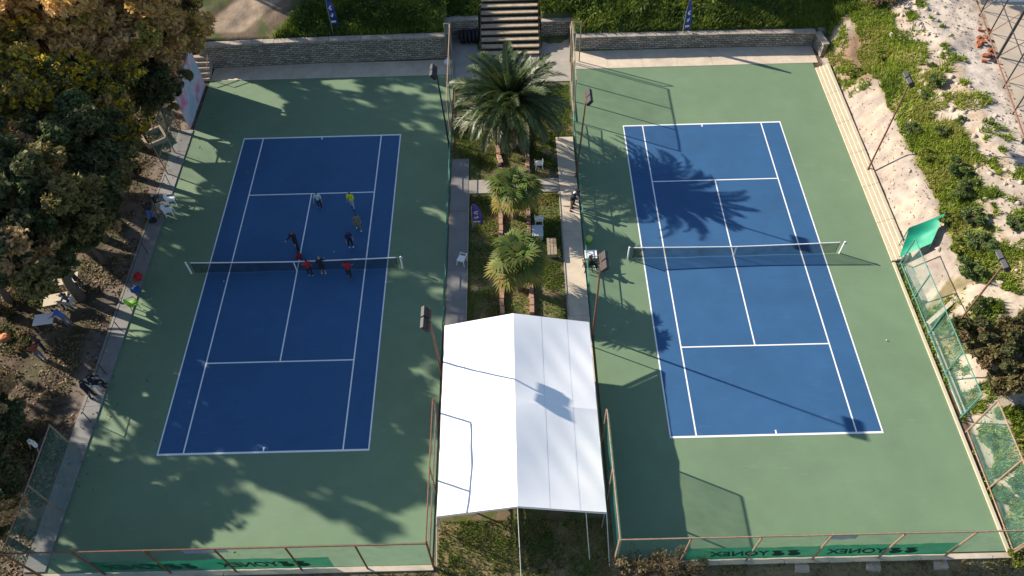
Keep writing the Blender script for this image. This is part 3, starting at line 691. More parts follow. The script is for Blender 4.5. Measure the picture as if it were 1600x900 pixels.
# shrubs on the bank and by the fences
SH = [crown_mesh('foliage', 20 + i, (1, 1, .75), 16, nl, sz, pal, w, None, 0, lobe_r=(.2, .36))[0] for i, (nl, sz, pal, w) in enumerate((
    (4200, .11, [(.11, .16, .05), (.16, .21, .06)], [.6, .4]),
    (4200, .10, [(.18, .23, .035), (.23, .26, .045)], [.5, .5]),
    (8000, .075, [(.16, .135, .055), (.10, .105, .04), (.23, .17, .09)], [.4, .35, .25]),
    (1500, .05, [(.30, .235, .13), (.22, .17, .09)], [.5, .5])))]
def twig_mesh(seed, n, L):
    rng = random.Random(seed); b = MB()
    for k in range(n):
        a = rng.uniform(0, 2 * PI); t = rng.uniform(.15, 1.2); d = Vector((math.cos(a) * math.sin(t), math.sin(a) * math.sin(t), math.cos(t))); e = d * L * rng.uniform(.6, 1)
        b.tube([(0, 0, -.1), e * .55 + Vector((rng.uniform(-.1, .1), rng.uniform(-.1, .1), .08)), e], [.022, .014, .005], 4, False)
        for j in range(3): f_ = e * rng.uniform(.4, .9); b.tube([f_, f_ + Vector((rng.uniform(-.3, .3), rng.uniform(-.3, .3), rng.uniform(.05, .3)))], [.009, .003], 3, False)
    return b.mesh('stems', M('dry_twig', (.24, .185, .12), .9, .2, 5))
TW = [twig_mesh(1, 18, .9), twig_mesh(2, 46, 1.0)]
def shrub(kind, x, y, s, sz, label, group):
    root = empty('shrub', (x, y, tzs(x, y)), random.uniform(0, 6), label, 'shrub', group); s *= (.8 if kind < 2 else 1.); root.scale = (s * random.uniform(.85, 1.2), s * random.uniform(.85, 1.2), s * sz * (.7 if kind < 2 else 1.))
    mobj('foliage', SH[kind], None, root, (0, 0, .45)); mobj('stems', TW[1 if kind == 3 else 0], None, root)
gb = 'shrubs on the right bank'
def bankpt(px, py):
    z = 3.
    for _ in range(12): p = G(px, py, z); z = z * .4 + .6 * tzs(p.x, p.y)
    return p.x, p.y
B = [(0, 1462, 130, .9, 'dark green shrub on the bank just right of the slump'), (0, 1425, 205, .8, 'dark leafy shrub on bank beside the lamp head of the bank pole'), (0, 1446, 150, .55, 'small dark shrub on sandy edge near the top of bank'),
     (0, 1470, 208, .75, 'green shrub at sandy edge right of the bank pole lamp'), (0, 1498, 270, 1.1, 'wide dark shrub on bank where the pole shadow crosses'), (0, 1508, 300, 1.0, 'dark shrub just below the pole shadow on bank'),
     (0, 1518, 345, 1.2, 'big dark green shrub midway down the bank'), (0, 1530, 385, 1.05, 'dark shrub lower on the bank beside sandy cut'), (0, 1515, 425, 1.1, 'lowest dark shrub on bank above the pale plank'),
     (0, 1585, 355, .9, 'round green shrub at right edge on the sandy ground'), (1, 1480, 345, .9, 'bright green shrub on bank next to the dark ones'), (1, 1500, 390, .95, 'bright green shrub low on the bank face'),
     (1, 1455, 250, .8, 'yellow green low shrub beside the pole shadow'), (2, 1535, 545, 1.6, 'large brown green bush behind the right side fence'), (2, 1570, 590, 1.5, 'brown bush at right edge below the large one'),
     (2, 1580, 520, 1.1, 'small brown bush at right edge above the large one'), (0, 1530, 480, .9, 'green shrub behind the leaning floodlight pole'), (1, 1545, 690, .8, 'green shrub behind the tall near right fence'),
     (0, 1590, 760, .9, 'green shrub at right edge behind netting'), (1, 1590, 870, .8, 'green shrub in the lower right corner'), (0, 1500, 190, .5, 'small round shrub on sand beside the track'), (0, 1455, 105, .45, 'small shrub on sand near tree shadow')]
for k, px, py, s, lb in B: x, y = bankpt(px, py); shrub(k, x, y, s, 1., lb, gb)
x, y = bankpt(1335, 118); shrub(1, x, y, .9, .9, 'bright green shrub at the foot of the soil slump', gb)
x, y = bankpt(1380, 90); shrub(1, x, y, .9, .9, 'bright green shrub on top of the soil slump', gb)
gd = 'dry bushes by the near fence'
shrub(3, 5.3, 10.72, 1.2, 1.3, 'dry grey bush at the near left end of right court fence', gd)
shrub(3, 6.5, 10.6, 1.35, 1.5, 'tall dry twiggy bush in front of right near fence', gd)
shrub(3, 7.7, 10.7, .9, 1., 'low dry bush left of the green banner', gd)
shrub(3, 27.0, 50.2, 1.3, 1.2, 'bare grey bush at the foot of the dark trunked tree', gd)

# grass: real blades, one object per stretch
def grass(name, label, pts, hgt, wid, cols, weights, seed, lean=.5):
    rng = np.random.default_rng(seed); n = len(pts); x, y = pts[:, 0], pts[:, 1]; z = tz(x, y)
    h = hgt * rng.uniform(.45, 1.35, n) * (.55 + .9 * fbm(x * .9, y * .9)); a = rng.uniform(0, 2 * PI, n); l = rng.normal(0, lean, (n, 2)) * h[:, None]
    w = wid * rng.uniform(.6, 1.4, n); dx = np.cos(a) * w; dy = np.sin(a) * w
    V = np.stack([np.stack([x - dx, y - dy, z - .02], 1), np.stack([x + dx, y + dy, z - .02], 1), np.stack([x + l[:, 0], y + l[:, 1], z + h], 1)], 1).reshape(-1, 3)
    patch = fbm(x * .55 + 5, y * .55); k = np.clip(((patch - .3) / .4 + rng.normal(0, .18, n)) * len(cols), 0, len(cols) - 1).astype(int)
    c = np.array(cols)[k] * rng.uniform(.7, 1.3, (n, 1))
    o = mobj(name, np_mesh(name, V, np.arange(3 * n).reshape(n, 3), m_grass, np.repeat(c, 3, 0))); tag(o, label, 'grass', kind='stuff'); return o
def scatter(n, x0, x1, y0, y1, keep, seed):
    rng = np.random.default_rng(seed); x = rng.uniform(x0, x1, n); y = rng.uniform(y0, y1, n); k = keep(x, y, rng.random(n)); return np.stack([x[k], y[k]], 1)
def hill_keep(x, y, r_):
    lane_ = np.abs((x + 19.6) - .85 * (y - 52.6)) < 2.2
    ok = np.where(x < -4.9, (y > 49.65) & (x > -17.5 + .8 * (y - 50)), np.where(x > 4.9, y > 50.2, (y > 52.05) & (np.abs(x) > 2.4)))
    ok &= ~lane_ & ~((x > 23.2) & (y < 50)) & (x < 26.5 + (fbm(x, y) - .5) * 2)
    return ok & (r_ < .35 + 1.1 * sstep(.3, .55, fbm(x * .7, y * .7)))
GS = [(.075, .115, .02), (.105, .16, .024), (.15, .21, .03), (.20, .25, .045)]
grass('hillside_grass', 'lush green grass over the far hillside', scatter(150000, -18, 27, 49.4, 60, hill_keep, 1), .42, .05, GS, None, 11)
def mounds(name, label, pts, size, n_each, cols, seed):
    rng = np.random.default_rng(seed); n = len(pts); k = np.repeat(np.arange(n), n_each); R0 = rng.uniform(.25, .75, n)[k]
    u = rng.normal(size=(len(k), 3)); u /= np.linalg.norm(u, axis=1)[:, None]; u[:, 2] = np.abs(u[:, 2]) * .8; q = rng.random(len(k)) ** .4
    x = pts[k, 0] + u[:, 0] * R0 * q; y = pts[k, 1] + u[:, 1] * R0 * q; z = tz(x, y) + u[:, 2] * R0 * q + .03
    V, F = leaf_quads(np.stack([x, y, z], 1), size, rng); c = np.array(cols)[rng.integers(0, len(cols), n)[k]] * rng.uniform(.7, 1.3, (len(k), 1))
    tag(mobj(name, np_mesh(name, V, F, m_leaf, np.repeat(c, 4, 0))), label, 'plants', kind='stuff')
mounds('hillside_plants', 'leafy ground cover mounds over the far hillside', scatter(1500, -18, 26, 49.7, 59, lambda x, y, r_: hill_keep(x, y, r_) & (fbm(x * .6 + 8, y * .6) > .47) & (y > np.where(x < 0, 50.2, 50.7)), 8), .13, 70, [(.09, .14, .03), (.14, .20, .035), (.19, .25, .045), (.07, .10, .03)], 21)
def litter(name, label, pts, size, cols, seed, zoff=.012, zf=None):
    rng = np.random.default_rng(seed); n = len(pts); z = (tz(pts[:, 0], pts[:, 1]) if zf is None else np.full(n, zf)) + zoff + rng.uniform(0, .03, n)
    V, F = leaf_quads(np.stack([pts[:, 0], pts[:, 1], z], 1), size, rng, up=2.2); c = np.array(cols)[rng.integers(0, len(cols), n)] * rng.uniform(.6, 1.35, (n, 1))
    tag(mobj(name, np_mesh(name, V, F, m_leaf, np.repeat(c, 4, 0))), label, 'leaves', kind='stuff')
LT = [(.30, .21, .12), (.20, .13, .075), (.38, .29, .17), (.10, .07, .045), (.16, .15, .06)]
litter('leaf_litter', 'fallen leaves over the shaded ground on the left', scatter(60000, -38, -23.55, 10.5, 49, lambda x, y, r_: r_ < .08 + 1.0 * sstep(.42, .6, fbm(x * .7, y * .7)), 30), .10, LT, 31)
litter('fallen_leaves', 'few dry leaves blown over the left walkway and court edge', scatter(2600, -23.5, -12, 11.4, 47, lambda x, y, r_: r_ < np.exp(-(x + 23.4) / 1.3), 32), .075, LT, 33, .03, .055)
litter('bank_litter', 'dry stems and clods scattered on the sandy bank', scatter(5200, 23.5, 32.5, 13, 56, lambda x, y, r_: r_ < .2 + .8 * (fbm(x * 1.1 + 4, y * 1.1) > .53), 34), .085, [(.22, .17, .12), (.32, .26, .2), (.13, .12, .05), (.18, .13, .09)], 35)
litter('garden_litter', 'dry palm scraps in the garden beds and under the tent', scatter(5000, -3, 3, 11, 46, lambda x, y, r_: r_ < .25 + .6 * (np.abs(x) < .8), 36), .08, LT, 37)
mounds('undergrowth', 'dry brush and weeds on the shaded ground under the left trees', scatter(420, -34, -24.8, 11, 46, lambda x, y, r_: ((fbm(x * .5 + 3, y * .5) > .5) & ((x < -27.8) | (y < 21) | (y > 38)) & (x < -25.2)), 9), .10, 90, [(.10, .115, .04), (.17, .13, .06), (.08, .085, .03), (.22, .16, .08)], 22)
def bank_keep(x, y, r_):
    wob_ = (fbm(x * .5, y * .5) - .5) * 2.2 + (fbm(x * 1.7 + 9, y * 1.7) - .5) * 1.2
    a = (x + wob_ * .4 > 25.0) & (x + wob_ * 1.4 < 27.4) & (y > 25)
    b_ = (y <= 25) & (fbm(x * .9 + 40, y * .9 + 7) < .53)
    c_ = (x > 23.5) & (x < 24.6) & (y > 42.5) & (fbm(x * 2, y * 2) > .47)
    sp = (x >= 27) & (x < 30.2) & (fbm(x * 1.3 + 3, y * 1.3) > .58)
    d_ = (x < 23.4) & (y > 20) & (y < 28.4) & (r_ < .3)
    b_ &= (x > 22.95) | (r_ < .5); a &= x > 23.4; b_ = b_ & ((x > 23.2) | (y < 20))
    return (a | b_ | c_ | sp | d_) & (r_ < .25 + sstep(.35, .6, fbm(x * 1.1, y * 1.1)) * 1.)
GB2 = [(.15, .21, .032), (.21, .285, .036), (.27, .345, .046), (.31, .32, .08)]
grass('bank_grass', 'bright green grass strip on the right bank', scatter(170000, 22.72, 31, 11.5, 50.5, bank_keep, 2), .26, .045, GB2, None, 12)
def lawn_keep(x, y, r_):
    ok = ((np.abs(x) < 2.88) | ((y < 13.6) & (np.abs(x) < 4.05)) | ((y > 40.3) & (np.abs(x) < 4.2)) | ((y > 38.4) & (x < 0) & (x > -4.1))) & ~((y > 34.95) & (y < 36.4)); ok &= ~((y < 23.3) & (y > 13.4))
    bed = (np.abs(x) < .8) & (y > 25) & (y < 43.5)
    p = np.where(y < 13.5, .35 + .5 * (fbm(x * 1.2, y * 1.2) > .45), np.where(x > 1, .95, .6) * (.15 + sstep(.38, .52, fbm(x * .9, y * .9 + 3))))
    return ok & (r_ < np.where(bed, p * .35, p))
grass('lawn_grass', 'patchy lawn of the garden between the courts', scatter(190000, -4.1, 4.1, 9.5, 45.8, lawn_keep, 3), .11, .03, [(.12, .16, .03), (.15, .215, .034), (.19, .27, .042), (.27, .26, .08)], None, 13)
def front_keep(x, y, r_): return (np.abs(x) > 4.3) & (r_ < .2 + .9 * (fbm(x * 1.4, y * 1.4) > .52))
grass('verge_grass', 'rough grass below the near fences', scatter(26000, -24, 29, 8.8, 11.0, front_keep, 4), .16, .03, [(.16, .15, .05), (.17, .19, .04), (.30, .23, .10)], None, 14)
def left_keep(x, y, r_): return (fbm(x * .8 + 2, y * .8) > .56) & (r_ < .7)
grass('weeds', 'sparse weeds and leaf litter under the left trees', scatter(26000, -36, -24.2, 11, 47, left_keep, 5), .14, .04, [(.07, .09, .02), (.12, .12, .03), (.20, .14, .07)], None, 15)

# ------------------------------------------------------------------ garden beds of clay blocks
def bed(label, pts, closed=False):
    root = empty('garden_bed_edge', (pts[0][0], pts[0][1], 0), 0, label, 'garden bed', 'block edged garden beds'); o = Vector((pts[0][0], pts[0][1], 0)); rr = random.Random(len(pts) + int(pts[0][0] * 10))
    P = [Vector((x, y, 0)) for x, y in pts]
    for a, b_ in zip(P[:-1], P[1:]):
        d = b_ - a; n = max(1, round(d.length / .52)); ang = math.atan2(d.y, d.x)
        for k in range(n):
            c = a + d * ((k + .5) / n) - o; MB().box(c + Vector((rr.uniform(-.02, .02), rr.uniform(-.02, .02), .11)), (d.length / n - .03, .26, .26 + rr.uniform(-.02, .03)), ang + rr.uniform(-.04, .04), taper=.95).build('block', m_brick, root)
bed('left row of clay blocks edging the fan palm bed', [(-.86, 25.4), (-.88, 34.8)])
bed('right row of clay blocks edging the fan palm bed', [(.86, 25.4), (.88, 34.8)])
bed('left curved row of clay blocks around the date palm', [(-.35, 36.6), (-.75, 37.4), (-1.0, 38.6), (-1.1, 40.5), (-1.0, 43.4)])
bed('right row of clay blocks beside the date palm', [(.95, 36.7), (1.0, 40.2), (1.1, 43.0)])

# ------------------------------------------------------------------ furniture
def chair(mat, loc, rz, label, group='plastic chairs'):
    root = empty('plastic_chair', loc, rz, label, 'chair', group)
    MB().box((0, 0, .43), (.46, .44, .035)).box((0, .22, .40), (.46, .02, .07)).build('seat', mat, root)
    b = MB().tube([(-.22, -.21, .43), (-.22, -.29, .75), (-.15, -.32, .86), (0, -.33, .89), (.15, -.32, .86), (.22, -.29, .75), (.22, -.21, .43)], .028, 6)
    for k in range(5): x = -.14 + .07 * k; b.box((x, -.27, .64), (.036, .02, .46), 0, R(13))
    b.build('backrest', mat, root)
    for sx in (-1, 1):
        MB().tube([(sx * .25, .2, .43), (sx * .27, .18, .64), (sx * .26, -.2, .66), (sx * .22, -.27, .66)], .024, 6).build('armrest', mat, root)
        for sy in (-1, 1): MB().tube([(sx * .2, sy * .19, .43), (sx * .25, sy * .25, 0)], [.034, .026], 6).build('leg', mat, root)
    return root
def at(px, py, z=0.): p = G(px, py, z); return (p.x, p.y, z)
chair(m_white, at(271, 318, .02), R(-75), 'white plastic chair at left court edge, farther of two')
chair(m_white, at(267, 335, .02), R(-80), 'white plastic chair at left court edge, nearer of two')
chair(m_white, at(722, 411, .05), R(70), 'white plastic chair standing on the left garden path')
chair(m_white, at(842, 262, .02), R(5), 'white plastic chair on the grass right of the date palm')
chair(m_white, at(842, 349, .02), R(0), 'white plastic chair half shaded by the upper fan palm')
m_lime = M('lime_plastic', (.22, .50, .04), .45, .05, spec=.5)
chair(m_lime, at(212, 480, .08), R(-60), 'lime green plastic chair on the shaded left walkway')
m_grey = M('grey_plastic', (.5, .54, .58), .5, .05)
def table(loc, rz, sx, sy, h, mat, label, cat='table'):
    root = empty('folding_table', loc, rz, label, cat)
    MB().box((0, 0, h), (sx, sy, .04)).build('tabletop', mat, root)
    for a in (-1, 1):
        for c in (-1, 1): MB().tube([(a * (sx / 2 - .08), c * (sy / 2 - .08), 0), (a * (sx / 2 - .06), c * (sy / 2 - .06), h - .02)], .02).build('leg', m_steel, root)
    return root
table(at(922, 409, .012), 0, .72, .62, .72, m_white, 'small white square table on right court edge by the net')
table(at(110, 448, .0), R(12), 1.5, .8, .74, m_cream, 'cream picnic table in left shade, farthest of three')
table(at(96, 479, .0), R(12), 1.3, .8, .74, m_cream, 'pale picnic table in left shade, middle of three')
table(at(78, 510, .0), R(8), 1.1, .75, .74, m_white, 'white picnic table in left shade, nearest of three')
# cooler box and bench in the garden
root = empty('cooler_box', at(840, 368, 0), 0, 'grey lidded box beside the upper fan palm', 'box')
MB().box((0, 0, .22), (.62, .8, .44), taper=1.04).build('body', m_grey, root); MB().box((0, 0, .475), (.68, .86, .06)).build('lid', m_grey, root)
root = empty('garden_bench', at(862, 392, 0), R(90), 'low wooden bench on the lawn beside right path', 'bench')
for k in range(3): MB().box((0, -.2 + .2 * k, .44), (1.3, .17, .04)).build('slat', m_wood, root)
for s in (-.5, .5): MB().box((s, 0, .21), (.08, .5, .42)).build('leg', m_concrete, root)
# waste / bags
def lump(name, loc, mat, sc, label, cat, seed=0):
    rng = random.Random(seed); b = MB(); n = 10; mm = 7
    for j in range(mm + 1):
        for k in range(n):
            t = PI * j / mm; p = 2 * PI * k / n; q = 1 + rng.uniform(-.13, .13)
            b.v.append((sc[0] * q * math.sin(t) * math.cos(p), sc[1] * q * math.sin(t) * math.sin(p), max(0, sc[2] * (1 + math.cos(t)) * q * .5 * 2 - 0.0)))
    for j in range(mm):
        for k in range(n): b.f.append((j * n + k, (j + 1) * n + k, (j + 1) * n + (k + 1) % n, j * n + (k + 1) % n))
    o = b.build(name, mat, None, True, loc); tag(o, label, cat); return o
lump('sports_bag', at(783, 260, .26), cloth('black', (.02, .02, .024)), (.3, .2, .14), 'black sports bag lying on the clay blocks', 'bag', 1)
lump('red_pouch', at(788, 261, .26), cloth('red', (.42, .02, .025)), (.13, .13, .1), 'small red pouch beside the black sports bag', 'bag', 2)
lump('orange_bag', at(9, 530, .0), cloth('orange', (.55, .20, .09)), (.36, .3, .16), 'orange bag lying on the ground at left edge', 'bag', 3)
lump('red_bag', at(468, 403, .02), cloth('maroon', (.25, .015, .03)), (.24, .2, .16), 'dark red ball bag beside the left net centre', 'bag', 4)
lump('red_jacket', at(218, 436, .07), cloth('red', (.42, .02, .025)), (.28, .26, .25), 'red jacket heaped on the shaded left walkway', 'jacket', 5)
lump('blue_bag', at(214, 456, .07), cloth('blue', (.025, .07, .24)), (.32, .24, .2), 'blue bag on the left walkway by the lime chair', 'bag', 6)
lump('black_bag', at(240, 347, .06), cloth('black', (.02, .02, .024)), (.3, .2, .16), 'black bag on the walkway by two spectators', 'bag', 7)
lump('white_sack', at(700, 102, .03), m_white, (.3, .26, .3), 'white sack inside the far fence by the landing', 'sack', 8)
for k, (px, py, lb) in enumerate(((522, 394, 'white tennis ball on left court near the net'), (1385, 532, 'tennis ball on green margin of right court'), (350, 440, 'tennis ball on left court just beyond left net side'))):
    tag(MB().ball((0, 0, .036), .036, 8, 6).build('tennis_ball', M('ball_felt', (.6, .65, .3), .9, .05), None, True, at(px, py, .02)), lb, 'ball', 'tennis balls')
# yellow parasol-like cap disc beside white table
root = empty('bucket', at(920, 378, .012), 0, 'yellow green bucket on right court edge behind white table', 'bucket')
MB().tube([(0, 0, 0), (0, 0, .36)], [.15, .2], 14).build('body', m_lime, root, True); MB().tube([(0, 0, .36), (0, 0, .38)], [.215, .215], 14).build('rim', M('yellow_plastic', (.5, .55, .12), .5, .05), root)
root = empty('planter_frame', at(243, 218), R(35), 'square timber planter frame on the dirt near mural wall', 'planter')
for c, d in (((0, .7, .2), (1.5, .14, .4)), ((0, -.7, .2), (1.5, .14, .4)), ((.68, 0, .2), (.14, 1.25, .4)), ((-.68, 0, .2), (.14, 1.25, .4))): MB().box(c, d).build('board', m_wood, root)

# ------------------------------------------------------------------ feather flags
def flag(loc, rz, h, w, mat, label, marks=True):
    root = empty('feather_flag', loc, rz, label, 'flag', 'feather flags')
    MB().tube([(0, 0, 0), (0, 0, h * .75), (.06, 0, h * .93), (.3 * w, 0, h)], [.025, .02, .014, .01]).build('pole', m_steel, root)
    MB().box((0, 0, .03), (.4, .4, .05)).build('base', m_dark, root)
    f = MB().sheet(lambda u, v: (.02 + (w * (1 - .55 * max(0, v - .55) / .45)) * u + .05 * max(0, v - .8), .05 * math.sin(u * 4 + v * 5) * u, h * .28 + (h * .71) * v - .15 * h * u * (1 - v) * .6), 8, 20).build('cloth', mat, root, True)
    if marks:
        b = MB(); rr = random.Random(4)
        for zc in (.70, .50):
            for k in range(7): b.disc((w * .45 + rr.uniform(-.14, .14) * w, -.075, h * zc + rr.uniform(-.06, .06) * h), rr.uniform(.04, .12) * w, 8, (0, -1, 0), rr.uniform(.06, .14) * w)
        for k in range(5): b.box((w * (.2 + .14 * k), -.075, h * .34), (.10 * w, .004, .05 * h))
        b.build('print', m_line, f)
flag(at(739, 358, 0), R(0), 2.3, .62, m_purple, 'purple feather flag with white print beside the left path')
p = G(520, 50, 2.2); flag((p.x, p.y, tzs(p.x, p.y)), R(10), 3.2, .5, m_flagblue, 'dark blue feather flag on the hillside behind left court')
p = G(1067, 48, 1.4); flag((p.x, p.y, tzs(p.x, p.y)), R(10), 3.2, .5, m_flagblue, 'dark blue feather flag on the hillside behind right court')

# ------------------------------------------------------------------ right bank oddments
root = empty('tarpaulin_frame', (22.9, 28.7, 0), 0, 'bright green tarpaulin stretched over the far end of right side fence', 'tarpaulin')
pA = Vector((0, 0, .25)); pB = Vector((.25, .9, 1.9)); pC = Vector((1.9, 1.0, 3.0)); pD = Vector((1.1, -.35, 2.0))
MB().sheet(lambda u, v: (pA.lerp(pB, u)).lerp(pD.lerp(pC, u), v) + Vector((0, 0, -.10 * math.sin(u * PI) * math.sin(v * PI) + .03 * math.sin(u * 14 + v * 5))), 14, 14).build('cloth', m_tarp, root, True)
for q in (pB, pC, pD): MB().tube([(q.x, q.y, tzs(22.9 + q.x, 28.7 + q.y)), q], .03).build('support_pole', m_gpipe, root)
root = empty('timber_beam', (22.95, 23.9, .25), 0, 'pale timber beam propped from the right fence to the bank', 'beam')
MB().box((1.25, .75, 1.15), (3.6, .22, .16), R(31), 0, R(-38)).build('beam', M('bleached_wood', (.45, .38, .31), .9, .2, 4, .2), root)
root = empty('kerb_beam', (23.05, 18.2, 0), 0, 'pale concrete beam lying along the foot of right fence', 'beam')
MB().box((0, 3.0, .12), (.2, 5.6, .22)).build('beam', m_cream, root)
root = empty('kerb_beam', (23.35, 25.6, 0), 0, 'grey concrete slab lying below the green tarpaulin', 'beam')
MB().box((0, 1.2, .12), (.36, 2.6, .2), R(4)).build('slab', m_concrete, root)
# upper sports court beyond the track
UZ = 4.25
UA = Vector((33.6, 52.0, UZ)); UB = Vector((30.55, 34.2, UZ))
st_ = MB().add([(33.75, 60, UZ + .25), (33.7, 52, UZ + .25), (30.75, 34.2, UZ + .25), (30.3, 30, UZ + .25), (48, 30, UZ + .25), (48, 60, UZ + .25)], [(0, 1, 2, 3, 4, 5)]).build('upper_court', M('tan_floor', (.40, .335, .265), .9, .15, .8, .1, world=True, var2=.12)); tag(st_, 'tan concrete floor of upper sports court at the top right', kind='structure')
root = empty('white_platform', (34.2, 47.6, UZ + .25), 0, 'white platform on the upper court in the top right corner', 'platform')
MB().box((5.2, 4.2, .25), (10.4, 8.4, .5), R(-4)).build('deck', m_white, root)
for k in range(3): MB().box((5.2, .25 + 2.6 * k, .512), (10.2, .04, .02), R(-4)).build('seam', m_seam, root)
d = UB - UA
root = empty('upper_fence', UA, 0, 'dark lattice steel fence around the upper court at right edge', 'fence')
n = 7
for k in range(n + 1):
    b0 = d * (k / n); w = .09 if k % 3 == 1 else .045
    MB().tube([b0 - Vector((0, 0, .2)), b0 + Vector((0, 0, 6.2))], w, 6).build('post', m_dark, root)
    if k < n:
        b1 = d * ((k + 1) / n); MB().tube([b0 + Vector((0, 0, .3)), b1 + Vector((0, 0, 3.6))], .028, 5).build('brace', m_rust if k % 2 else m_dark, root)
for zz, mt in ((.12, m_rust), (2.2, m_dark), (4.2, m_dark), (6.1, m_dark)): MB().tube([Vector((0, 0, zz)), d + Vector((0, 0, zz))], .05 if zz < 1 else .035, 6).build('rail', mt, root)
gbk = 'loose bricks at the upper fence foot'
rr = random.Random(12); bm_ = MB().box((0, 0, .09), (.32, .18, .14)).mesh('brick', M('orange_brick', (.30, .105, .055), .9, .25, 4, .3))
for k in range(16):
    far = k < 9; c = G(1537 + rr.uniform(-8, 9), 56 + rr.uniform(-12, 14), UZ) if far else G(1546 + rr.uniform(-8, 7), 84 + rr.uniform(-9, 9), UZ)
    o = mobj('loose_brick', bm_, None, None, (c.x, c.y, tzs(c.x, c.y) + (.16 if k % 4 == 3 else 0))); o.rotation_euler = (0, 0, rr.uniform(0, 3))
    tag(o, 'orange brick in the farther heap by the upper fence' if far else 'orange brick in the nearer heap by the upper fence', 'brick', gbk + (' far heap' if far else ' near heap'))
# loose stones on the sand
sm = [lump('x', (0, 0, 0), M('sand_stone', (.42, .35, .28), .95, .2, 3), (.2, .16, .09), 'x', 'x', s) for s in (31, 32, 33)]
sme = [o.data for o in sm]
for o in sm: bpy.data.objects.remove(o)
V = []; Fq = []
rng = np.random.default_rng(5)
for k in range(420):
    x = rng.uniform(27.2, 30.2) if k % 3 else rng.uniform(23.6, 30); y = rng.uniform(22, 52); z = tzs(x, y); s = rng.uniform(.2, 1.0) ** 2 * .22; a = rng.uniform(0, 6)
    b0 = len(V)
    for (vx, vy, vz) in ((-1, -.6, 0), (1, -.7, 0), (.8, .8, 0), (-.7, .7, 0), (-.5, -.3, .8), (.5, -.4, .9), (.4, .4, .8), (-.4, .35, .7)):
        q = rng.uniform(.8, 1.2); V.append((x + s * q * (vx * math.cos(a) - vy * math.sin(a)), y + s * q * (vx * math.sin(a) + vy * math.cos(a)), z - .03 + s * vz))
    Fq += [(b0 + i, b0 + (i + 1) % 4, b0 + 4 + (i + 1) % 4, b0 + 4 + i) for i in range(4)] + [(b0 + 4, b0 + 5, b0 + 6, b0 + 7)]
tag(mobj('rubble', np_mesh('rubble', V, Fq, M('sand_stone', (.4, .33, .26)))), 'scattered small stones over the sandy bank', 'rubble', kind='stuff')
# low wall / pipe in front of the near right fence
root = empty('drain_pipe', (0.8, 10.42, -.55), 0, 'dark pipe running along the ground below right near fence', 'pipe')
MB().tube([(0, 0, .25), (5, 0, .05), (12, .05, .0), (17.5, .15, .0)], .09, 8).build('pipe', m_dark, root)
for x in (10.0, 13.3, 16.4): 
    o = MB().box((0, 0, .1), (.7, .45, .5), random.uniform(-.2, .2), taper=.9).build('concrete_footing', m_concrete, None, False, (x + 2.9, 10.85, -.35)); tag(o, 'concrete footing under the right near fence, ' + {10.0: 'left of three', 13.3: 'middle of three', 16.4: 'right of three'}[x], 'footing', 'fence footings')

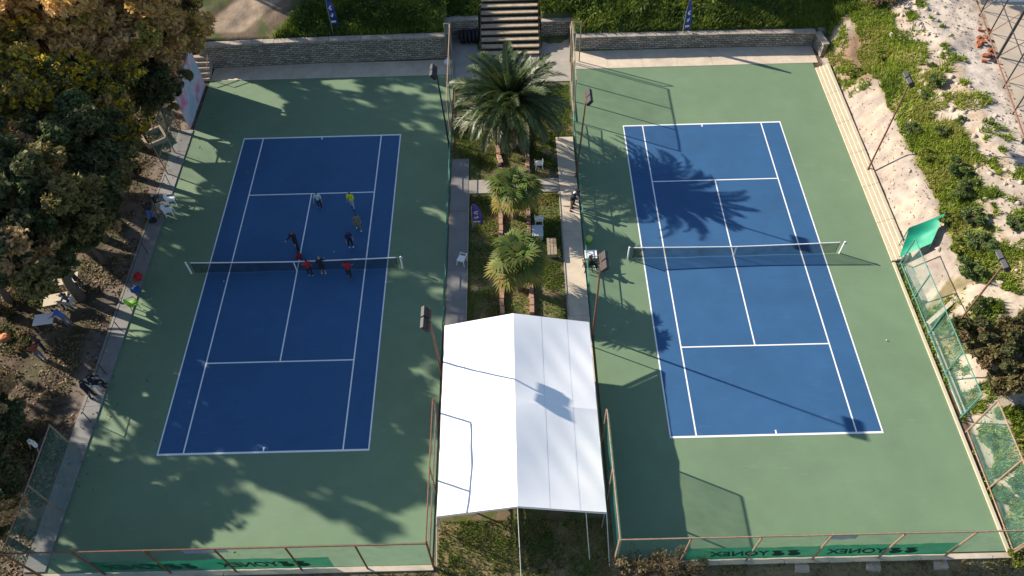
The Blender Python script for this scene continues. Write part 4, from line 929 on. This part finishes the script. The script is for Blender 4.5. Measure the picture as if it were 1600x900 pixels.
# ------------------------------------------------------------------ people
def person(label, loc, rz, h=1.7, shirt=None, pants=None, shoes=None, hair=True, cap=None, arms=((10, 8, 15), (10, 8, 15)), legs=((4, 4), (-4, 4)), sit=False, long_sleeve=False, short=False, lean=0., headturn=0., group='people on and around the courts'):
    k = h / 1.75; verts = []; rad = []; edges = []; lab = []
    def v(p, r_, r2=None): verts.append(Vector(p) * k); rad.append((r_ * k, (r2 or r_) * k)); return len(verts) - 1
    def e(a, b_, l): edges.append((a, b_)); lab.append(l)
    pz = .50 if sit else .94; L = R(lean); up = lambda t, x=0., y=0.: (x, y + t * math.sin(L), pz + t * math.cos(L))
    pel = v(up(0), .125, .10); wai = v(up(.14), .115, .09); che = v(up(.36), .15, .105); nb = v(up(.52), .07, .065); nk = v(up(.58, 0, .01), .05); hd = v(up(.66, 0, .025), .078, .088); tp = v(up(.74, 0, .02), .072, .085); 
    nose = v(up(.655, 0, .125), .018)
    e(pel, wai, 'torso'); e(wai, che, 'torso'); e(che, nb, 'torso'); e(nb, nk, 'neck'); e(nk, hd, 'head'); e(hd, tp, 'head'); e(hd, nose, 'head')
    for s, (fa, ab, el) in zip((-1, 1), arms):
        sh = v(up(.475, s * .185), .062); e(che, sh, 'torso'); fa, ab, el = R(fa), R(ab), R(el)
        d = Vector((s * math.sin(ab), math.sin(fa) * math.cos(ab), -math.cos(fa) * math.cos(ab))); S = Vector(up(.475, s * .185)); E_ = S + d * .28; el_ = v(E_, .042)
        e(sh, el_, 'uparm'); fa2 = fa + el; d2 = Vector((s * math.sin(ab) * .5, math.sin(fa2), -math.cos(fa2))).normalized(); Wp = E_ + d2 * .25; w_ = v(Wp, .028, .032); e(el_, w_, 'forearm')
        pm = v(Wp + d2 * .07, .026, .036); e(w_, pm, 'hand'); lat = Vector((0, 0, 1)).cross(d2); lat = lat.normalized() if lat.length > .1 else Vector((1, 0, 0)); cu = d2.cross(lat)
        for q, ln in enumerate((.065, .078, .072, .055)):
            o_ = lat * (-.03 + .02 * q); f1 = v(Wp + d2 * (.085 + ln * .5) + o_, .0085); f2 = v(Wp + d2 * (.085 + ln) + o_ + cu * .015, .007); e(pm, f1, 'hand'); e(f1, f2, 'hand')
        t1 = v(Wp + d2 * .06 - lat * .05, .01); t2 = v(Wp + d2 * .09 - lat * .065, .008); e(w_, t1, 'hand'); e(t1, t2, 'hand')
    for s, (fa, kn) in zip((-1, 1), legs):
        if sit: fa, kn = 82, 85
        fa, kn = R(fa), R(kn); H0 = Vector((s * .09, 0, pz - .04)); hp = v(H0, .095); e(pel, hp, 'hip')
        d = Vector((s * .05, math.sin(fa), -math.cos(fa))).normalized(); K = H0 + d * .42; kk = v(K, .058); e(hp, kk, 'thigh'); d2 = Vector((0, math.sin(fa - kn), -math.cos(fa - kn))); A = K + d2 * .40; an = v(A, .036); e(kk, an, 'shank')
        f0 = v(A + Vector((0, -.04, -.05)), .04); ft = v(A + Vector((s * .015, .15, -.055)), .036, .03); e(an, f0, 'foot'); e(f0, ft, 'foot')
    me = bpy.data.meshes.new('body'); me.from_pydata(verts, edges, []); o = bpy.data.objects.new('tmp_body', me); COL.objects.link(o)
    bpy.context.view_layer.objects.active = o; md = o.modifiers.new('skin', 'SKIN'); md.use_smooth_shade = True; 
    for i, sv in enumerate(me.skin_vertices[0].data): sv.radius = rad[i]; sv.use_root = (i == 0)
    sb = o.modifiers.new('sub', 'SUBSURF'); sb.levels = 1; sb.render_levels = 1
    dg = bpy.context.evaluated_depsgraph_get(); bm2 = bpy.data.meshes.new_from_object(o.evaluated_get(dg)); bpy.data.objects.remove(o)
    zmin = min(q.co.z for q in bm2.vertices)
    for q in bm2.vertices: q.co.z -= zmin
    off = Vector((0, 0, -zmin))
    bm2.materials.clear(); bm2.materials.append(m_skin); bm2.name = 'body'
    root = empty('person', loc, rz, label, 'person', group); body = mobj('body', bm2, None, root)
    # clothes: shells lifted off the matching stretch of the body
    A = np.array([verts[a] + off for a, _ in edges]); Bv = np.array([verts[b_] + off for _, b_ in edges]); D = Bv - A; DD = (D * D).sum(1) + 1e-9
    RA = np.array([(max(rad[a]) + max(rad[b_])) / 2 for a, b_ in edges])
    def near(p):
        t = np.clip(((p - A) * D).sum(1) / DD, 0, 1); q = np.linalg.norm(p - (A + D * t[:, None]), axis=1) / RA; i = int(q.argmin()); return lab[i], t[i]
    cen = [(f.index, near(np.array(f.center)), f.center.z) for f in bm2.polygons]
    def shell(name, test, thick, mat):
        fs = [bm2.polygons[i] for i, lt, z in cen if test(lt, z, bm2.polygons[i].center)]
        if not fs: return
        mp = {}; vs = []; ff = []
        for f in fs:
            q = []
            for vi in f.vertices:
                if vi not in mp: mp[vi] = len(vs); vv = bm2.vertices[vi]; vs.append(vv.co + vv.normal * thick)
                q.append(mp[vi])
            ff.append(q)
        me3 = bpy.data.meshes.new(name); me3.from_pydata(vs, [], ff); me3.polygons.foreach_set('use_smooth', [True] * len(ff)); me3.materials.append(mat); mobj(name, me3, None, root)
    arm_l = ('torso', 'uparm', 'forearm') if long_sleeve else ('torso', 'uparm')
    if shirt: shell('shirt', lambda lt, z, c: lt[0] in arm_l and not (lt[0] == 'torso' and False), .016 * k, shirt)
    if pants: shell('shorts' if short else 'trousers', lambda lt, z, c: lt[0] in ('hip', 'thigh') or (lt[0] == 'shank' and not short), .014 * k, pants)
    if shoes: shell('shoes', lambda lt, z, c: lt[0] == 'foot', .012 * k, shoes)
    hc = (verts[hd] + off); hm = cap or m_hair
    if hair or cap: shell('cap' if cap else 'hair', lambda lt, z, c: lt[0] == 'head' and (c.z > hc.z + .045 * k or (c.y < hc.y - .0 * k and c.z > hc.z - .06 * k)), .018 * k, hm)
    for s in (-1, 1): MB().ball((hc.x + s * .03 * k, hc.y + .082 * k, hc.z + .018 * k), .011 * k, 6, 4).build('eye', m_dark, root)
    return root
c_black = cloth('black', (.02, .02, .024)); c_red = cloth('red', (.5, .018, .03)); c_yel = cloth('yellow', (.55, .62, .02)); c_sky = cloth('skyblue', (.42, .55, .62)); c_navy = cloth('navy', (.02, .022, .075)); c_blue = cloth('royal', (.05, .13, .42))
c_grey = cloth('grey', (.2, .19, .17)); c_white = cloth('white', (.75, .75, .75)); c_camo = cloth('camo', (.18, .17, .13)); c_maroon = cloth('maroon', (.25, .015, .03)); c_tan = cloth('tan', (.35, .26, .16)); c_jean = cloth('jean', (.10, .13, .19)); c_lb = cloth('paleblue', (.36, .47, .58))
Z0 = .02
person('child in pale blue shirt and black trousers beside the far centre line of left court', at(501, 325, Z0), R(185), 1.5, c_sky, c_black, c_grey, arms=((15, 14, 30), (5, 16, 35)))
person('child in bright yellow shirt on the far service line of left court', at(552, 326, Z0), R(170), 1.58, c_yel, c_lb, c_black, arms=((30, 18, 50), (10, 8, 15)), legs=((10, 6), (-10, 8)))
person('child in grey shirt and olive trousers stepping forward on left court', at(561, 359, Z0), R(200), 1.5, c_camo, cloth('olivey', (.24, .22, .04)), c_white, arms=((5, 8, 15), (-8, 8, 15)), legs=((14, 8), (-12, 14)))
person('child in dark navy clothes with white shoes on left court', at(549, 386, Z0), R(210), 1.5, c_navy, c_black, c_white, arms=((5, 8, 20), (8, 10, 15)))
person('adult dressed in black standing by the centre line of left court', at(466, 391, Z0), R(150), 1.82, c_black, c_black, cloth('darkgrey', (.05, .05, .05)), cap=cloth('brown', (.12, .06, .04)), arms=((12, 8, 25), (18, 10, 60)), legs=((6, 3), (-6, 5)), long_sleeve=True)
person('child in red shirt nearest the centre strap of the left net', at(486, 430, Z0), R(25), 1.5, c_red, c_black, c_white, arms=((20, 12, 40), (0, 8, 20)))
person('child in black shirt between the two red shirted children', at(506, 427, Z0), R(20), 1.58, c_black, c_black, c_white, cap=c_tan, arms=((10, 16, 30), (25, 16, 40)), short=True)
person('child in loose red shirt near the right sideline by the left net', at(547, 433, Z0), R(5), 1.55, c_red, c_black, c_tan, arms=((12, 18, 40), (12, 18, 40)), legs=((12, 8), (-8, 10)))
person('spectator in white cap and dark top leaning on the right path railing', at(892, 328, .05), R(-80), 1.7, c_black, c_tan, c_black, cap=c_white, arms=((40, 12, 40), (40, 12, 40)), short=True, lean=14)
person('bareheaded spectator in dark clothes leaning on right path railing', at(896, 322, .05), R(-95), 1.66, cloth('charcoal', (.05, .05, .055)), c_black, c_black, arms=((45, 10, 35), (45, 10, 30)), lean=18)
person('seated person in black beside the small white court table', at(921, 420, Z0), R(-80), 1.7, c_black, c_black, c_white, sit=True, arms=((40, 8, 50), (40, 8, 50)))
chair(cloth('darkchair', (.05, .05, .05)), at(918, 421, Z0), R(-80), 'dark chair under the seated person by the white table')
person('spectator in black top and blue trousers at left walkway', at(238, 343, .07), R(-70), 1.7, c_black, c_blue, c_black, arms=((30, 10, 60), (20, 10, 60)), long_sleeve=True)
person('spectator in black with tan trousers beside the two white chairs', at(252, 332, .07), R(-60), 1.72, c_black, c_tan, c_black, cap=cloth('silver', (.4, .4, .42)), arms=((15, 10, 60), (15, 10, 70)), long_sleeve=True)
person('person in black sitting on white chair at left walkway below the railing', at(152, 606, .07), R(-75), 1.72, c_black, c_black, c_black, sit=True, long_sleeve=True, arms=((30, 8, 50), (30, 8, 50)))
chair(m_white, at(152, 606, .07), R(-75), 'white plastic chair under the black dressed person on left walkway')
person('second person in black standing beside the seated one on left walkway', at(146, 620, .07), R(-80), 1.75, c_black, c_black, c_black, long_sleeve=True)
person('person in royal blue shirt bending at the picnic tables', at(110, 508), R(80), 1.68, c_blue, c_jean, c_black, lean=38, arms=((40, 8, 20), (40, 8, 30)))
person('person in pale blue shirt standing beyond the picnic tables', at(90, 432), R(-60), 1.7, c_lb, c_black, c_black, arms=((20, 10, 50), (20, 10, 40)))
person('person in navy top at the far end of cream picnic table', at(128, 448), R(100), 1.68, c_navy, c_black, c_white, arms=((30, 10, 50), (20, 10, 40)))
person('person in dark clothes behind the white picnic table', at(72, 548), R(-40), 1.7, cloth('plum', (.06, .035, .05)), c_black, c_black, arms=((30, 10, 50), (20, 10, 40)))
person('person in red vest and dark trousers below the white picnic table', at(68, 562), R(30), 1.66, cloth('rust', (.25, .06, .04)), c_jean, c_black, arms=((15, 10, 30), (20, 10, 40)))
person('person in dark jacket sitting at the middle picnic table', at(112, 478), R(95), 1.7, cloth('slate', (.06, .07, .09)), c_black, c_black, sit=True, long_sleeve=True, arms=((40, 8, 50), (40, 8, 50)))
chair(m_grey, at(112, 478), R(95), 'grey plastic chair at the middle picnic table')
person('person in white shirt walking outside the near left fence', at(70, 708), R(160), 1.7, c_white, c_navy, c_black, cap=c_white, legs=((14, 6), (-14, 10)))
